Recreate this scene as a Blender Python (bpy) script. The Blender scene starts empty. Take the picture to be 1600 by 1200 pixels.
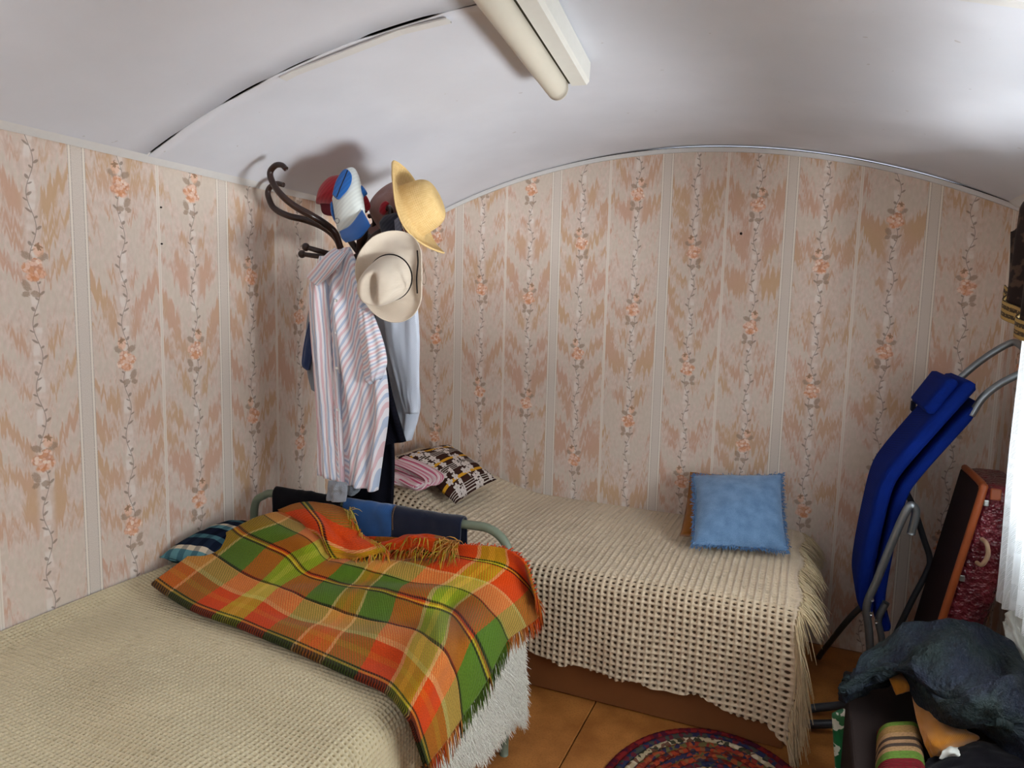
import bpy, math, random
import numpy as np
from mathutils import Matrix, Vector
random.seed(7); RNG = np.random.default_rng(7)
PI = math.pi
SC = bpy.context.scene
COL = SC.collection

# ------------------------------------------------------------------ camera
CAM = np.array([1.9502, -3.2171, 1.45]); YAW, PITCH, ROLL, FPX = 0.4059, 0.1111, -0.0240, 1075.3
def cam_axes():
    cy, sy, cp, sp = math.cos(YAW), math.sin(YAW), math.cos(PITCH), math.sin(PITCH)
    f = np.array([-sy*cp, cy*cp, -sp]); r = np.array([cy, sy, 0.]); d = np.cross(f, r)
    c, s = math.cos(ROLL), math.sin(ROLL)
    return f, c*r + s*d, -s*r + c*d
FW, RT, DN = cam_axes()
cd = bpy.data.cameras.new('camera'); cam = bpy.data.objects.new('camera', cd); COL.objects.link(cam)
M = Matrix([[RT[i], -DN[i], -FW[i], CAM[i]] for i in range(3)] + [[0, 0, 0, 1]])
cam.matrix_world = M
cd.sensor_width = 36; cd.lens = 36*FPX/1600; cd.clip_start = 0.02
SC.camera = cam

# ------------------------------------------------------------------ light and exposure
SC.view_settings.view_transform = 'Standard'; SC.view_settings.look = 'None'
SC.view_settings.exposure = 0.05; SC.view_settings.gamma = 1.0; SC.view_settings.use_curve_mapping = False
W = bpy.data.worlds.new('world'); SC.world = W; W.use_nodes = True
bg = W.node_tree.nodes['Background']; bg.inputs[0].default_value = (0.82, 0.90, 1.0, 1); bg.inputs[1].default_value = 1.0
def area(name, loc, size, sizey, power, col, direction):
    l = bpy.data.lights.new(name, 'AREA'); l.shape = 'RECTANGLE'; l.size = size; l.size_y = sizey
    l.energy = power; l.color = col
    o = bpy.data.objects.new(name, l); COL.objects.link(o); o.location = loc
    o.rotation_euler = Vector(direction).to_track_quat('-Z', 'Y').to_euler()
    return o
SKY = (0.92, 0.965, 1.0)
area('side_window_sky', (2.79, -1.63, 1.22), 1.3, 0.75, 36, SKY, (-1, 0, 0))            # open sky at the side window
area('side_window_bright_sky', (4.7, -3.55, 1.1), 2.2, 2.2, 145, SKY, (-1, .6, 0))      # brighter sky further along the yard
area('ceiling_uplight', (5.4, -3.6, -.4), 2.5, 2.0, 1450, (.985, .985, 1.0), (-1, .5, .5))  # added uplight outside the window to brighten the ceiling, like bounce off unseen ground
area('rear_fill', (2.79, -3.95, 1.28), 1.25, 0.9, 6, SKY, (-1, 0, 0))  # added weak fill outside the unseen second window behind the camera

# ------------------------------------------------------------------ helpers: pixels of the photograph to places in the room
def ray(u, v): return FW + RT*(u-800)/FPX + DN*(v-600)/FPX
def PX(u, v, x): D = ray(u, v); return CAM + (x-CAM[0])/D[0]*D
def PY(u, v, y): D = ray(u, v); return CAM + (y-CAM[1])/D[1]*D
def PZ(u, v, z): D = ray(u, v); return CAM + (z-CAM[2])/D[2]*D
def view(a, b, c): return a*RT - b*DN - c*FW          # right, up, towards the viewer

def lin(c): c = c/255.; return c/12.92 if c <= .04045 else ((c+.055)/1.055)**2.4
def rgb(r, g, b): return (lin(r), lin(g), lin(b), 1.)

# ------------------------------------------------------------------ helpers: node expressions
class V:
    def __init__(s, g, k): s.g, s.k = g, k
    def __add__(s, o): return s.g.m('ADD', s, o)
    __radd__ = __add__
    def __sub__(s, o): return s.g.m('SUBTRACT', s, o)
    def __rsub__(s, o): return s.g.m('SUBTRACT', o, s)
    def __mul__(s, o): return s.g.m('MULTIPLY', s, o)
    __rmul__ = __mul__
    def __truediv__(s, o): return s.g.m('DIVIDE', s, o)
    def __neg__(s): return s.g.m('MULTIPLY', s, -1.)
class G:
    def __init__(s, name, rough=.9, spec=.2):
        s.mat = bpy.data.materials.new(name); s.mat.use_nodes = True; s.t = s.mat.node_tree
        s.b = s.t.nodes['Principled BSDF']; s.b.inputs['Roughness'].default_value = rough
        s.b.inputs['Specular IOR Level'].default_value = spec
    def n(s, ty): return s.t.nodes.new(ty)
    def put(s, sock, v):
        if isinstance(v, V): s.t.links.new(v.k, sock)
        elif v is not None: sock.default_value = v
    def m(s, op, a, b=None, c=None):
        n = s.n('ShaderNodeMath'); n.operation = op
        for i, q in enumerate((a, b, c)):
            if q is not None: s.put(n.inputs[i], q)
        return V(s, n.outputs[0])
    def fr(s, a): return s.m('FRACT', a)
    def fl(s, a): return s.m('FLOOR', a)
    def ab(s, a): return s.m('ABSOLUTE', a)
    def sin(s, a): return s.m('SINE', a)
    def cos(s, a): return s.m('COSINE', a)
    def mn(s, a, b): return s.m('MINIMUM', a, b)
    def mx(s, a, b): return s.m('MAXIMUM', a, b)
    def gt(s, a, b): return s.m('GREATER_THAN', a, b)
    def lt(s, a, b): return s.m('LESS_THAN', a, b)
    def sqrt(s, a): return s.m('SQRT', a)
    def band(s, x, a, b): return s.gt(x, a)*s.lt(x, b)
    def sm(s, a, b, x):
        n = s.n('ShaderNodeMapRange'); n.interpolation_type = 'SMOOTHSTEP'
        s.put(n.inputs[0], x); n.inputs[1].default_value = a; n.inputs[2].default_value = b
        return V(s, n.outputs[0])
    def mix(s, f, a, b, mode='MIX'):
        n = s.n('ShaderNodeMix'); n.data_type = 'RGBA'; n.blend_type = mode
        s.put(n.inputs[0], f); s.put(n.inputs[6], a); s.put(n.inputs[7], b)
        return V(s, n.outputs[2])
    def xyz(s, src='pos'):
        if src == 'pos': o = s.n('ShaderNodeNewGeometry').outputs['Position']
        else: o = s.n('ShaderNodeTexCoord').outputs[{'uv': 'UV', 'obj': 'Object', 'gen': 'Generated'}[src]]
        n = s.n('ShaderNodeSeparateXYZ'); s.t.links.new(o, n.inputs[0]); s.vec = V(s, o)
        return [V(s, n.outputs[i]) for i in range(3)]
    def cmb(s, x, y, z=0.):
        n = s.n('ShaderNodeCombineXYZ')
        for i, q in enumerate((x, y, z)): s.put(n.inputs[i], q)
        return V(s, n.outputs[0])
    def noise(s, vec, scale, detail=2., rough=.5):
        n = s.n('ShaderNodeTexNoise'); s.put(n.inputs['Vector'], vec); n.inputs['Scale'].default_value = scale
        n.inputs['Detail'].default_value = detail; n.inputs['Roughness'].default_value = rough
        return V(s, n.outputs[0])
    def white(s, vec):
        n = s.n('ShaderNodeTexWhiteNoise'); n.noise_dimensions = '3D'; s.put(n.inputs['Vector'], vec); return V(s, n.outputs[0])
    def vor(s, vec, scale, rnd=1.):
        n = s.n('ShaderNodeTexVoronoi'); s.put(n.inputs['Vector'], vec); n.inputs['Scale'].default_value = scale
        n.inputs['Randomness'].default_value = rnd
        return V(s, n.outputs['Distance']), V(s, n.outputs['Color']), V(s, n.outputs['Position'])
    def el(s, x, z, cx, cz, rx, rz, rot=0., soft=.25):
        c, q = math.cos(rot), math.sin(rot)
        dx, dz = x-cx, z-cz
        a = (dx*c + dz*q)/rx; b = (dz*c - dx*q)/rz
        return s.sm(1.+soft, 1.-soft, s.sqrt(a*a + b*b))
    def ramp(s, f, stops, interp='CONSTANT'):
        n = s.n('ShaderNodeValToRGB'); s.put(n.inputs[0], f); r = n.color_ramp; r.interpolation = interp
        while len(r.elements) < len(stops): r.elements.new(.5)
        for e, (p, c) in zip(r.elements, stops): e.position = p; e.color = c
        return V(s, n.outputs[0])
    def bump(s, h, dist=.002, strength=.6):
        n = s.n('ShaderNodeBump'); s.put(n.inputs['Height'], h); n.inputs['Distance'].default_value = dist
        n.inputs['Strength'].default_value = strength; s.t.links.new(n.outputs[0], s.b.inputs['Normal'])
    def out(s, col): s.put(s.b.inputs['Base Color'], col); return s.mat

def plain(name, c, rough=.8, spec=.3, metal=0., var=.12, scale=40., bump=.0, sheen=0.):
    g = G(name, rough, spec); g.b.inputs['Metallic'].default_value = metal
    if sheen: g.b.inputs['Sheen Weight'].default_value = sheen
    g.xyz('obj'); f = g.noise(g.vec, scale, 3.)
    d = tuple(x*(1-var) for x in c[:3])+(1,); l = tuple(min(1, x*(1+var)) for x in c[:3])+(1,)
    if bump: g.bump(g.noise(g.vec, scale*6, 2.), bump)
    return g.out(g.mix(f, d, l))
def weave(name, c, c2=None, freq=420., var=.25, rough=.95, sheen=.3):
    """cloth with a fine twill from its UV (metres)"""
    g = G(name, rough, .1); u, v, _ = g.xyz('uv'); g.b.inputs['Sheen Weight'].default_value = sheen
    g.b.inputs['Sheen Roughness'].default_value = .5
    tw = g.sin((u+v)*freq*2)*.5+.5
    f = g.noise(g.vec, 18., 4.)*.6 + tw*.4
    c2 = c2 or tuple(x*(1-var*2) for x in c[:3])+(1,)
    g.bump(tw, .0006, .5)
    return g.out(g.mix(f, c2, tuple(min(1, x*(1+var)) for x in c[:3])+(1,)))

# ------------------------------------------------------------------ helpers: meshes
def tag(o, label=None, cat=None, group=None, kind=None):
    if label: o['label'] = label
    if cat: o['category'] = cat
    if group: o['group'] = group
    if kind: o['kind'] = kind
    return o
def empty(name, loc, label, cat, group=None):
    o = bpy.data.objects.new(name, None); COL.objects.link(o); o.location = Vector(loc); o.empty_display_size = .05
    return tag(o, label, cat, group)
def woff(p):
    q = Vector((0, 0, 0))
    while p is not None: q += p.location; p = p.parent
    return q
def mesh(name, v, f, m, parent=None, smooth=True, uv=None, mi=None, shift=True):
    v = np.asarray(v, dtype=np.float64).reshape(-1, 3)
    base = np.zeros(3)
    if parent is None and shift: base = np.array([v[:, 0].mean(), v[:, 1].mean(), v[:, 2].min()])
    me = bpy.data.meshes.new(name); vv = v-base
    if isinstance(f, np.ndarray):
        k = f.shape[1]; n = len(f)
        me.vertices.add(len(vv)); me.vertices.foreach_set('co', vv.astype(np.float32).ravel())
        me.loops.add(n*k); me.loops.foreach_set('vertex_index', f.astype(np.int32).ravel())
        me.polygons.add(n); me.polygons.foreach_set('loop_start', np.arange(0, n*k, k, dtype=np.int32))
        me.update(calc_edges=True)
    else: me.from_pydata(vv.tolist(), [], f)
    for q in (m if isinstance(m, (list, tuple)) else [m]): me.materials.append(q)
    if mi is not None: me.polygons.foreach_set('material_index', np.asarray(mi, dtype=np.int32))
    me.polygons.foreach_set('use_smooth', np.full(len(me.polygons), smooth))
    if uv is not None:
        l = me.uv_layers.new(name='UVMap'); idx = np.zeros(len(me.loops), dtype=np.int32)
        me.loops.foreach_get('vertex_index', idx)
        l.data.foreach_set('uv', np.asarray(uv, dtype=np.float32).reshape(-1, 2)[idx].ravel())
    me.update(); me.validate()
    o = bpy.data.objects.new(name, me); COL.objects.link(o)
    if parent is not None: o.parent = parent; o.location = -woff(parent)
    else: o.location = Vector(base)
    return o
def gfaces(n, m, cu=False, cv=False, off=0):
    i, j = np.meshgrid(np.arange(n if cu else n-1), np.arange(m if cv else m-1), indexing='ij')
    i, j = i.ravel(), j.ravel(); i2, j2 = (i+1) % n, (j+1) % m
    return np.stack([i*m+j, i2*m+j, i2*m+j2, i*m+j2], 1)+off
def grid(name, P, m, parent=None, uv=None, thick=0., cu=False, cv=False, smooth=True, off=0.):
    n, k = P.shape[:2]
    o = mesh(name, P.reshape(-1, 3), gfaces(n, k, cu, cv), m, parent, smooth, None if uv is None else uv.reshape(-1, 2))
    if thick: s = o.modifiers.new('thickness', 'SOLIDIFY'); s.thickness = thick; s.offset = off
    return o
def spline(pts, n):
    p = np.asarray(pts, float); k = len(p)
    t = np.linspace(0, k-1, n); i = np.clip(t.astype(int), 0, k-2); f = (t-i)[:, None]
    g = lambda j: p[np.clip(j, 0, k-1)] if True else 0
    p0 = np.where((i-1 < 0)[:, None], 2*p[i]-p[i+1], g(i-1)); p3 = np.where((i+2 > k-1)[:, None], 2*p[np.clip(i+1, 0, k-1)]-p[i], g(i+2))
    p1, p2 = p[i], p[i+1]
    return .5*((2*p1)+(p2-p0)*f+(2*p0-5*p1+4*p2-p3)*f**2+(3*p1-p0-3*p2+p3)*f**3)
def net(P, n, m):
    P = np.asarray(P, float); a, b = P.shape[:2]; k = P.shape[2]
    R = np.stack([spline(P[i], m) for i in range(a)])
    return np.stack([spline(R[:, j], n) for j in range(m)], 1)
def tube_geo(pts, r, seg=10, sm=0, caps=True):
    p = np.asarray(pts, float)
    if sm: p = spline(p, sm)
    n = len(p); rr = np.interp(np.linspace(0, 1, n), np.linspace(0, 1, len(np.atleast_1d(r))), np.atleast_1d(r)) if np.ndim(r) else np.full(n, r)
    T = np.gradient(p, axis=0); T /= np.linalg.norm(T, axis=1)[:, None]+1e-12
    a = np.array([0, 0, 1.]) if abs(T[0][2]) < .9 else np.array([1., 0, 0])
    N = np.cross(T[0], a); N /= np.linalg.norm(N); vs = []
    for i in range(n):
        N = N-T[i]*(N@T[i]); N /= np.linalg.norm(N); B = np.cross(T[i], N)
        th = np.linspace(0, 2*PI, seg, endpoint=False)[:, None]
        vs.append(p[i]+rr[i]*(np.cos(th)*N+np.sin(th)*B))
    f = gfaces(n, seg, False, True).tolist()
    if caps: f += [list(range(seg))[::-1], list(range((n-1)*seg, n*seg))]
    return np.concatenate(vs), f
def tube(name, pts, r, m, parent=None, seg=10, sm=0): v, f = tube_geo(pts, r, seg, sm); return mesh(name, v, f, m, parent)
def box(name, lo, hi, m, parent=None, bev=.004, seg=2, R=None, shift=True):
    lo, hi = np.array(lo, float), np.array(hi, float); c = (lo+hi)/2; h = (hi-lo)/2
    v = np.array([[x, y, z] for x in (-1, 1) for y in (-1, 1) for z in (-1, 1)], float)*h
    if R is not None: v = v@np.asarray(R).T
    f = [[0, 1, 3, 2], [4, 6, 7, 5], [0, 4, 5, 1], [2, 3, 7, 6], [0, 2, 6, 4], [1, 5, 7, 3]]
    o = mesh(name, v+c, f, m, parent, False, shift=shift)
    if bev: b = o.modifiers.new('bevel', 'BEVEL'); b.width = bev; b.segments = seg
    return o
def normals(P):
    du = np.gradient(P, axis=0); dv = np.gradient(P, axis=1); n = np.cross(du, dv)
    return n/(np.linalg.norm(n, axis=2)[..., None]+1e-12)
def sstep(a, b, x): t = np.clip((x-a)/(b-a), 0, 1); return t*t*(3-2*t)
def vnoise(x, y, seed=0):
    r = np.random.default_rng(seed); T = r.random((64, 64)); xi, yi = np.floor(x).astype(int), np.floor(y).astype(int)
    fx, fy = x-xi, y-yi; fx, fy = fx*fx*(3-2*fx), fy*fy*(3-2*fy); q = lambda a, b: T[a % 64, b % 64]
    return (q(xi, yi)*(1-fx)+q(xi+1, yi)*fx)*(1-fy)+(q(xi, yi+1)*(1-fx)+q(xi+1, yi+1)*fx)*fy-.5
def strands(name, roots, dirs, length, w, m, parent, droop=.5, seg=3, jit=.3, uvs=None, kind='stuff'):
    """a fringe or pile: many tapering three-sided threads joined in one mesh"""
    vs, fs, us = [], [], []; n = len(roots)
    for i in range(n):
        d = np.array(dirs[i], float); d += RNG.normal(0, jit, 3)*.5; d /= np.linalg.norm(d)+1e-9
        L = length[i] if np.ndim(length) else length*RNG.uniform(.75, 1.2)
        a = np.cross(d, [.3, .5, .8]); a /= np.linalg.norm(a)+1e-9; b = np.cross(d, a)
        p = np.array(roots[i], float); o = len(vs)
        for k in range(seg+1):
            t = k/seg; r = w*(1-.75*t**2)
            c = p+d*L*t+np.array([0, 0, -droop*L*t*t])
            for q in range(3): vs.append(c+r*(math.cos(q*2.094)*a+math.sin(q*2.094)*b)); us.append(uvs[i] if uvs is not None else (0, 0))
            if k:
                for q in range(3): fs.append((o+(k-1)*3+q, o+(k-1)*3+(q+1) % 3, o+k*3+(q+1) % 3, o+k*3+q))
    o = mesh(name, np.array(vs), np.array(fs), m, parent, True, np.array(us))
    return tag(o, kind=kind)
def waffle(P, a, b, cell, h, cellb=None):
    """sink the middle of every cell of a knitted waffle cloth"""
    cb = cellb or cell
    ca, cbv = np.abs(np.cos(PI*a/cell)), np.abs(np.cos(PI*b/cb))
    rid = np.maximum(ca**3, cbv**3)
    return P-normals(P)*(h*(rid-1))[..., None]


# ------------------------------------------------------------------ the room
RW, EAVE, PEAK, YF = 2.65, 1.89, 2.174, -5.0
RAD = (1.325**2+.3**2)/.6
def ceil_z(x): return PEAK-RAD+np.sqrt(RAD**2-(np.asarray(x, float)-1.325)**2)
PW = .53
def wallpaper(name, axis, s0, i0, offs):
    """striped wallpaper with rose vines: double rule at s0+k*PW, vines a quarter either side of it, one offset per hung strip"""
    g = G(name, .85, .15); x, y, z = g.xyz('pos'); s = x if axis == 'x' else y
    k = g.fl((s-(s0-PW/2))/PW)
    off = 0.
    for i, o in enumerate(offs): off = off + g.band(k, i0+i-.5, i0+i+.5)*o
    ph = g.fr((s-s0)/PW)                          # 0 at the double rule, .5 at the single rule
    hf = g.fl(ph*2)                               # 0: vine right of the rule, 1: left of it
    dx = (g.fr(ph*2)-.5)*(PW/2)*(1-hf*2)
    dz = (g.fr((z-off-(1-hf)*(PW/2))/PW+.5)-.5)*PW
    # flame-stitch ground
    adx = g.ab(dx)
    jag = g.white(g.cmb(g.fl(dx/.0045), hf*7+3., k))
    wob = g.sin(dx*260)*.014
    t = z - off - hf*.31 - adx*.95 + jag*.035 + wob
    vec = g.cmb(t*13+hf*9, adx*8+hf*5, k*3.3+hf)
    n1 = g.noise(vec, 1., 3., .55)
    soft = g.noise(g.cmb(s*90, z*45, 0.), 1., 3.)
    ground = g.mix(g.sm(.3, .7, soft), rgb(214, 194, 180), rgb(226, 206, 194))
    tan = g.mix(g.sm(.35, .65, g.noise(g.cmb(s*4, z*3, k), 1., 2.)), rgb(205, 168, 130), rgb(207, 165, 142))
    f = g.sm(.475, .585, n1)*g.sm(.010, .033, adx)
    col = g.mix(f*.85, ground, tan)
    f2 = g.sm(.47, .40, n1)*.55
    col = g.mix(f2, col, rgb(214, 202, 186))
    # vine
    wv = g.sin(dz*(2*PI/PW*3.)+.6)*.011
    pale = g.sm(.012, .006, g.ab(dx+wv*.5))*g.sm(.45, .55, g.noise(g.cmb(0., z*22, k), 1., 1.))
    col = g.mix(pale*.7, col, rgb(236, 226, 218))
    vine = g.sm(.0016, .0007, g.ab(dx-wv))
    ink = rgb(122, 104, 92)
    col = g.mix(vine*.65, col, ink)
    lp = .0442                                    # leaflet spacing
    lz = (g.fr(dz/lp)-.5)*lp; li = g.fl(dz/lp); sd = g.gt(g.fr(li*.5), .25)*2-1
    lx = (dx-wv)*sd
    leaf = g.mx(g.el(lx, lz, .0075, .004, .0085, .0036, .7), g.el(lx, lz, -.006, -.012, .006, .0026, -.6))
    col = g.mix(leaf*.68, col, rgb(132, 112, 98))
    # rose with its leaves
    rag = (g.noise(g.cmb(s*170, z*170, k), 1., 2.)-.5)*.011
    fx, fz = dx+rag, dz+rag
    gl = 0.
    for (cx, cz, rx, rz, ro) in ((-.024, .036, .0165, .010, -.45), (.019, .037, .016, .0095, .5), (.023, -.044, .010, .017, -.5), (-.001, -.066, .013, .009, .2), (.025, -.066, .011, .008, -.3)):
        gl = g.mx(gl, g.el(fx, fz, cx, cz, rx, rz, ro))
    vein = g.gt(g.noise(g.cmb(s*500, z*500, 0.), 1., 1.), .5)
    col = g.mix(gl*.75, col, g.mix(vein, rgb(150, 125, 106), rgb(178, 152, 130)))
    star = g.el(fx, fz, -.014, .064, .013, .0032, .2)
    star = g.mx(star, g.mx(g.el(fx, fz, -.014, .064, .0032, .012, .1), g.el(fx, fz, -.014, .062, .011, .003, .9)))
    col = g.mix(g.el(fx, fz, -.013, .054, .014, .019)*.6, col, rgb(238, 186, 152))
    col = g.mix(star*.8, col, rgb(146, 112, 84))
    bl = 0.
    for (cx, cz, rx, rz) in ((0., .004, .024, .023), (-.017, -.010, .015, .013), (.018, .004, .016, .014), (.003, -.020, .020, .012), (-.006, .020, .016, .012)):
        bl = g.mx(bl, g.el(fx, fz, cx, cz, rx, rz))
    d, vc, _ = g.vor(g.cmb(s*95, z*95, 0.), 1.)
    sep = g.n('ShaderNodeSeparateColor'); g.t.links.new(vc.k, sep.inputs[0]); r1 = V(g, sep.outputs[0])
    pet = g.ramp(r1, [(0, rgb(236, 198, 176)), (.35, rgb(230, 180, 150)), (.6, rgb(244, 218, 200)), (.82, rgb(220, 158, 120))])
    pet = g.mix(g.sm(.55, .75, d)*.55, pet, rgb(190, 120, 88))
    pet = g.mix(g.el(fx, fz, .002, -.018, .016, .009)*.45, pet, rgb(226, 146, 92))
    col = g.mix(bl*.92, col, pet)
    # rules: broad double one and fine single one
    q = g.mn(ph, 1-ph)*PW                        # distance from the double rule
    wide = g.sm(.027, .024, q)
    spk = g.noise(g.cmb(s*500, z*320, 0.), 1., 1.)
    band = g.mix(g.sm(.4, .6, spk), rgb(212, 199, 188), rgb(222, 210, 199))
    col = g.mix(wide, col, band)
    edge = g.band(q, .0185, .0235)
    col = g.mix(edge, col, rgb(236, 226, 214))
    thin = g.mx(g.band(q, .0155, .0175), g.band(q, .0245, .0262))*g.gt(g.noise(g.cmb(0., z*300, 0.), 1., 1.), .42)
    col = g.mix(thin*.55, col, rgb(158, 146, 132))
    q2 = g.ab(ph-.5)*PW
    col = g.mix(g.sm(.0065, .005, q2), col, rgb(232, 220, 208))
    col = g.mix(g.band(q2, .0005, .0016)*.5, col, rgb(190, 172, 156))
    g.bump(g.noise(g.cmb(s*3, z*1.2, 0.), 1., 3.), .012, .35)
    return g.out(col)
pb = wallpaper('wallpaper_back', 'x', .251, 0, (.214, .438, .393, .327, .245, .24))
pl = wallpaper('wallpaper_left', 'y', -1.861, -6, (.1, .3, .22, .4, .15, .33, .46, .216, .33, .1))

# floor: hardboard panels with open joints
gf = G('hardboard_floor', .55, .35); x, y, z = gf.xyz('pos')
n = gf.noise(gf.vec, 7., 5.); n2 = gf.noise(gf.vec, 160., 2.)
fc = gf.mix(gf.sm(.3, .7, n), rgb(150, 92, 40), rgb(186, 122, 60)); fc = gf.mix(gf.sm(.45, .7, n2)*.35, fc, rgb(120, 70, 34))
gf.bump(n2, .0008, .3); m_floor = gf.out(fc)
m_under = plain('subfloor', rgb(60, 38, 24)); 
fl = box('floor', (-.08, YF-.08, -.08), (RW+.12, .08, -.012), m_under, bev=0, shift=False); tag(fl, kind='structure')
pan_x = [0.0, .55, 1.309, 2.36, RW]; pan_y = [YF, -3.4, -1.72, 0.0]
for i in range(4):
    for j in range(3):
        box('floor_panel', (pan_x[i]+.002, pan_y[j]+.002, -.012), (pan_x[i+1]-.002, pan_y[j+1]-.002, 0), m_floor, fl, .0025, 1)

# end wall behind the right bed, arched at the top
def arch_wall(name, y0, y1, m):
    xs = np.linspace(0, RW, 60); zt = ceil_z(xs)
    v = [];
    for yy in (y0, y1):
        v += [(x, yy, 0) for x in xs]+[(x, yy, z) for x, z in zip(xs, zt)]
    k = 60; f = []
    for i in range(k-1):
        f += [(i, i+1, k+i+1, k+i), (2*k+i+1, 2*k+i, 3*k+i, 3*k+i+1), (k+i, k+i+1, 3*k+i+1, 3*k+i), (i+1, i, 2*k+i, 2*k+i+1)]
    f += [(0, k, 3*k, 2*k), (k-1, 3*k-1, 4*k-1, 2*k-1)]
    o = mesh(name, v, f, m, None, False, shift=False); tag(o, kind='structure'); return o
arch_wall('wall_back', 0, .08, pb)
m_plain_wall = plain('distemper_wall', rgb(206, 190, 172), .9, .1)
arch_wall('wall_front', YF-.08, YF, m_plain_wall)
o = box('wall_left', (-.08, YF, 0), (0, 0.08, EAVE), pl, bev=0, shift=False); tag(o, kind='structure')
# window wall on the right, two openings; the rear one is unseen, added for fill light
WZ0, WZ1 = .82, 1.74
wins = [(-2.35, -.92), (-4.6, -3.3)]
pr = wallpaper('wallpaper_right', 'y', -.6, -9, (.1, .3, .22, .4, .15, .33, .46, .216, .33, .1, .2))
def wall_right():
    vs, fs = [], []
    def bx(lo, hi):
        o = len(vs)
        for a in (lo[0], hi[0]):
            for b in (lo[1], hi[1]):
                for c in (lo[2], hi[2]): vs.append((a, b, c))
        for q in ([0, 1, 3, 2], [4, 6, 7, 5], [0, 4, 5, 1], [2, 3, 7, 6], [0, 2, 6, 4], [1, 5, 7, 3]): fs.append([k+o for k in q])
    x0, x1 = RW, RW+.12
    ys = [YF, wins[1][0], wins[1][1], wins[0][0], wins[0][1], .08]
    for i in range(5):
        if i in (1, 3):
            bx((x0, ys[i], 0), (x1, ys[i+1], WZ0)); bx((x0, ys[i], WZ1), (x1, ys[i+1], EAVE))
        else: bx((x0, ys[i], 0), (x1, ys[i+1], EAVE))
    return mesh('wall_right', vs, fs, pr, None, False, shift=False)
tag(wall_right(), kind='structure')
m_frame = plain('white_gloss_paint', rgb(226, 226, 220), .4, .4)
def thin_glass(name, refl=.06, tint=(.96, .98, .98, 1)):
    g = G(name); t = g.n('ShaderNodeBsdfTransparent'); t.inputs[0].default_value = tint
    l = g.n('ShaderNodeBsdfGlossy'); l.inputs['Roughness'].default_value = .02
    m = g.n('ShaderNodeMixShader'); m.inputs[0].default_value = refl
    g.t.links.new(t.outputs[0], m.inputs[1]); g.t.links.new(l.outputs[0], m.inputs[2])
    g.t.links.new(m.outputs[0], g.t.nodes['Material Output'].inputs[0]); return g.mat
m_glass = thin_glass('window_glass')
for i, (a, b) in enumerate(wins):
    w = box('window_%d' % (i+1), (RW+.02, a, WZ0), (RW+.08, a+.05, WZ1), m_frame, bev=.004, shift=False); tag(w, kind='structure')
    mid = (a+b)/2
    for lo, hi in (((b-.05, WZ0), (b, WZ1)), ((mid-.025, WZ0+.05), (mid+.025, WZ1-.05))):
        box('frame_post', (RW+.02, lo[0], lo[1]), (RW+.08, hi[0], hi[1]), m_frame, w)
    for zz in (WZ0, WZ1-.05): box('frame_rail', (RW+.02, a+.05, zz), (RW+.08, b-.05, zz+.05), m_frame, w)
    for p, q in ((a+.05, mid-.025), (mid+.025, b-.05)): box('pane', (RW+.047, p, WZ0+.05), (RW+.051, q, WZ1-.05), m_glass, w, 0)
    box('sill', (RW-.06, a-.04, WZ0-.03), (RW+.02, b+.04, WZ0), m_frame, w)

# ceiling: painted hardboard sheets bent over the arch, joint at y = -1.65
gc = G('ceiling_paint', .75, .25); gc.xyz('pos'); cn = gc.noise(gc.vec, 2.5, 5.); cn2 = gc.noise(gc.vec, 55., 2.)
cc = gc.mix(gc.sm(.35, .7, cn), rgb(218, 220, 228), rgb(226, 228, 236)); cc = gc.mix(gc.gt(gc.noise(gc.vec, 26., 2.), .76)*.35, cc, rgb(160, 150, 140))
gc.bump(cn+cn2*.06, .006, .4); m_ceil = gc.out(cc)
m_void = plain('dark_timber_and_gap_shade', rgb(46, 38, 32))
YJ = -1.655
def arch_sheet(name, ya, yb, lift, m, parent=None, thick=.004, n=120, k=40):
    xs = np.linspace(-.02, RW+.02, n); f = np.linspace(0, 1, k)
    A = ya(xs) if callable(ya) else np.full(n, ya); B = yb(xs) if callable(yb) else np.full(n, yb)
    X = np.repeat(xs[:, None], k, 1); Y = A[:, None]*(1-f)+B[:, None]*f; Z = ceil_z(X)+lift(X, Y)
    P = np.stack([X, Y, Z], 2)[:, ::-1]
    return grid(name, P, m, parent, thick=thick, off=-1)
roof = arch_sheet('ceiling', YF-.05, .06, lambda X, Y: .05+0*X, m_void, thick=.02, k=4); tag(roof, kind='structure')
def bump1(x, a, b): return sstep(a-.03, a+.03, x)*sstep(b+.03, b-.03, x)
gapf = lambda x: .0016+.008*bump1(x, .03, .16)+.010*bump1(x, .36, .50)+.006*bump1(x, .56, .68)+.014*bump1(x, .84, 1.05)+.006*bump1(x, 1.12, 1.2)+.006*bump1(x, 1.5, 2.3)
arch_sheet('ceiling_sheet', YF+.0, lambda x: YJ-gapf(x)*.5, lambda X, Y: 0*X+.0015, m_ceil, roof)
back_gap = lambda x: .0015+.007*sstep(.75, 1.5, x)*sstep(2.7, 2.3, x)
arch_sheet('ceiling_sheet', lambda x: YJ+gapf(x)*.5, -.001, lambda X, Y: sstep(-.35, 0, Y)*back_gap(X), m_ceil, roof)
m_trim = plain('trim_paint', rgb(222, 220, 218), .6, .3, var=.05)
def arch_strip(name, x0, x1, y0, y1, drop, th, m, n=80, wob=.0):
    xs = np.linspace(x0, x1, n); zz = ceil_z(xs)-drop-np.abs(np.sin(xs*9+1))*wob
    P = np.stack([np.stack([xs, np.full(n, y), z], 1) for y, z in ((y0, zz), (y1, zz), (y1, zz-th), (y0, zz-th))], 1)
    o = grid(name, P, m, cv=True, smooth=False); return o
tag(arch_strip('trim_1', .005, RW-.005, -.014, -.001, .0, .018, m_trim), kind='structure')
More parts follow.
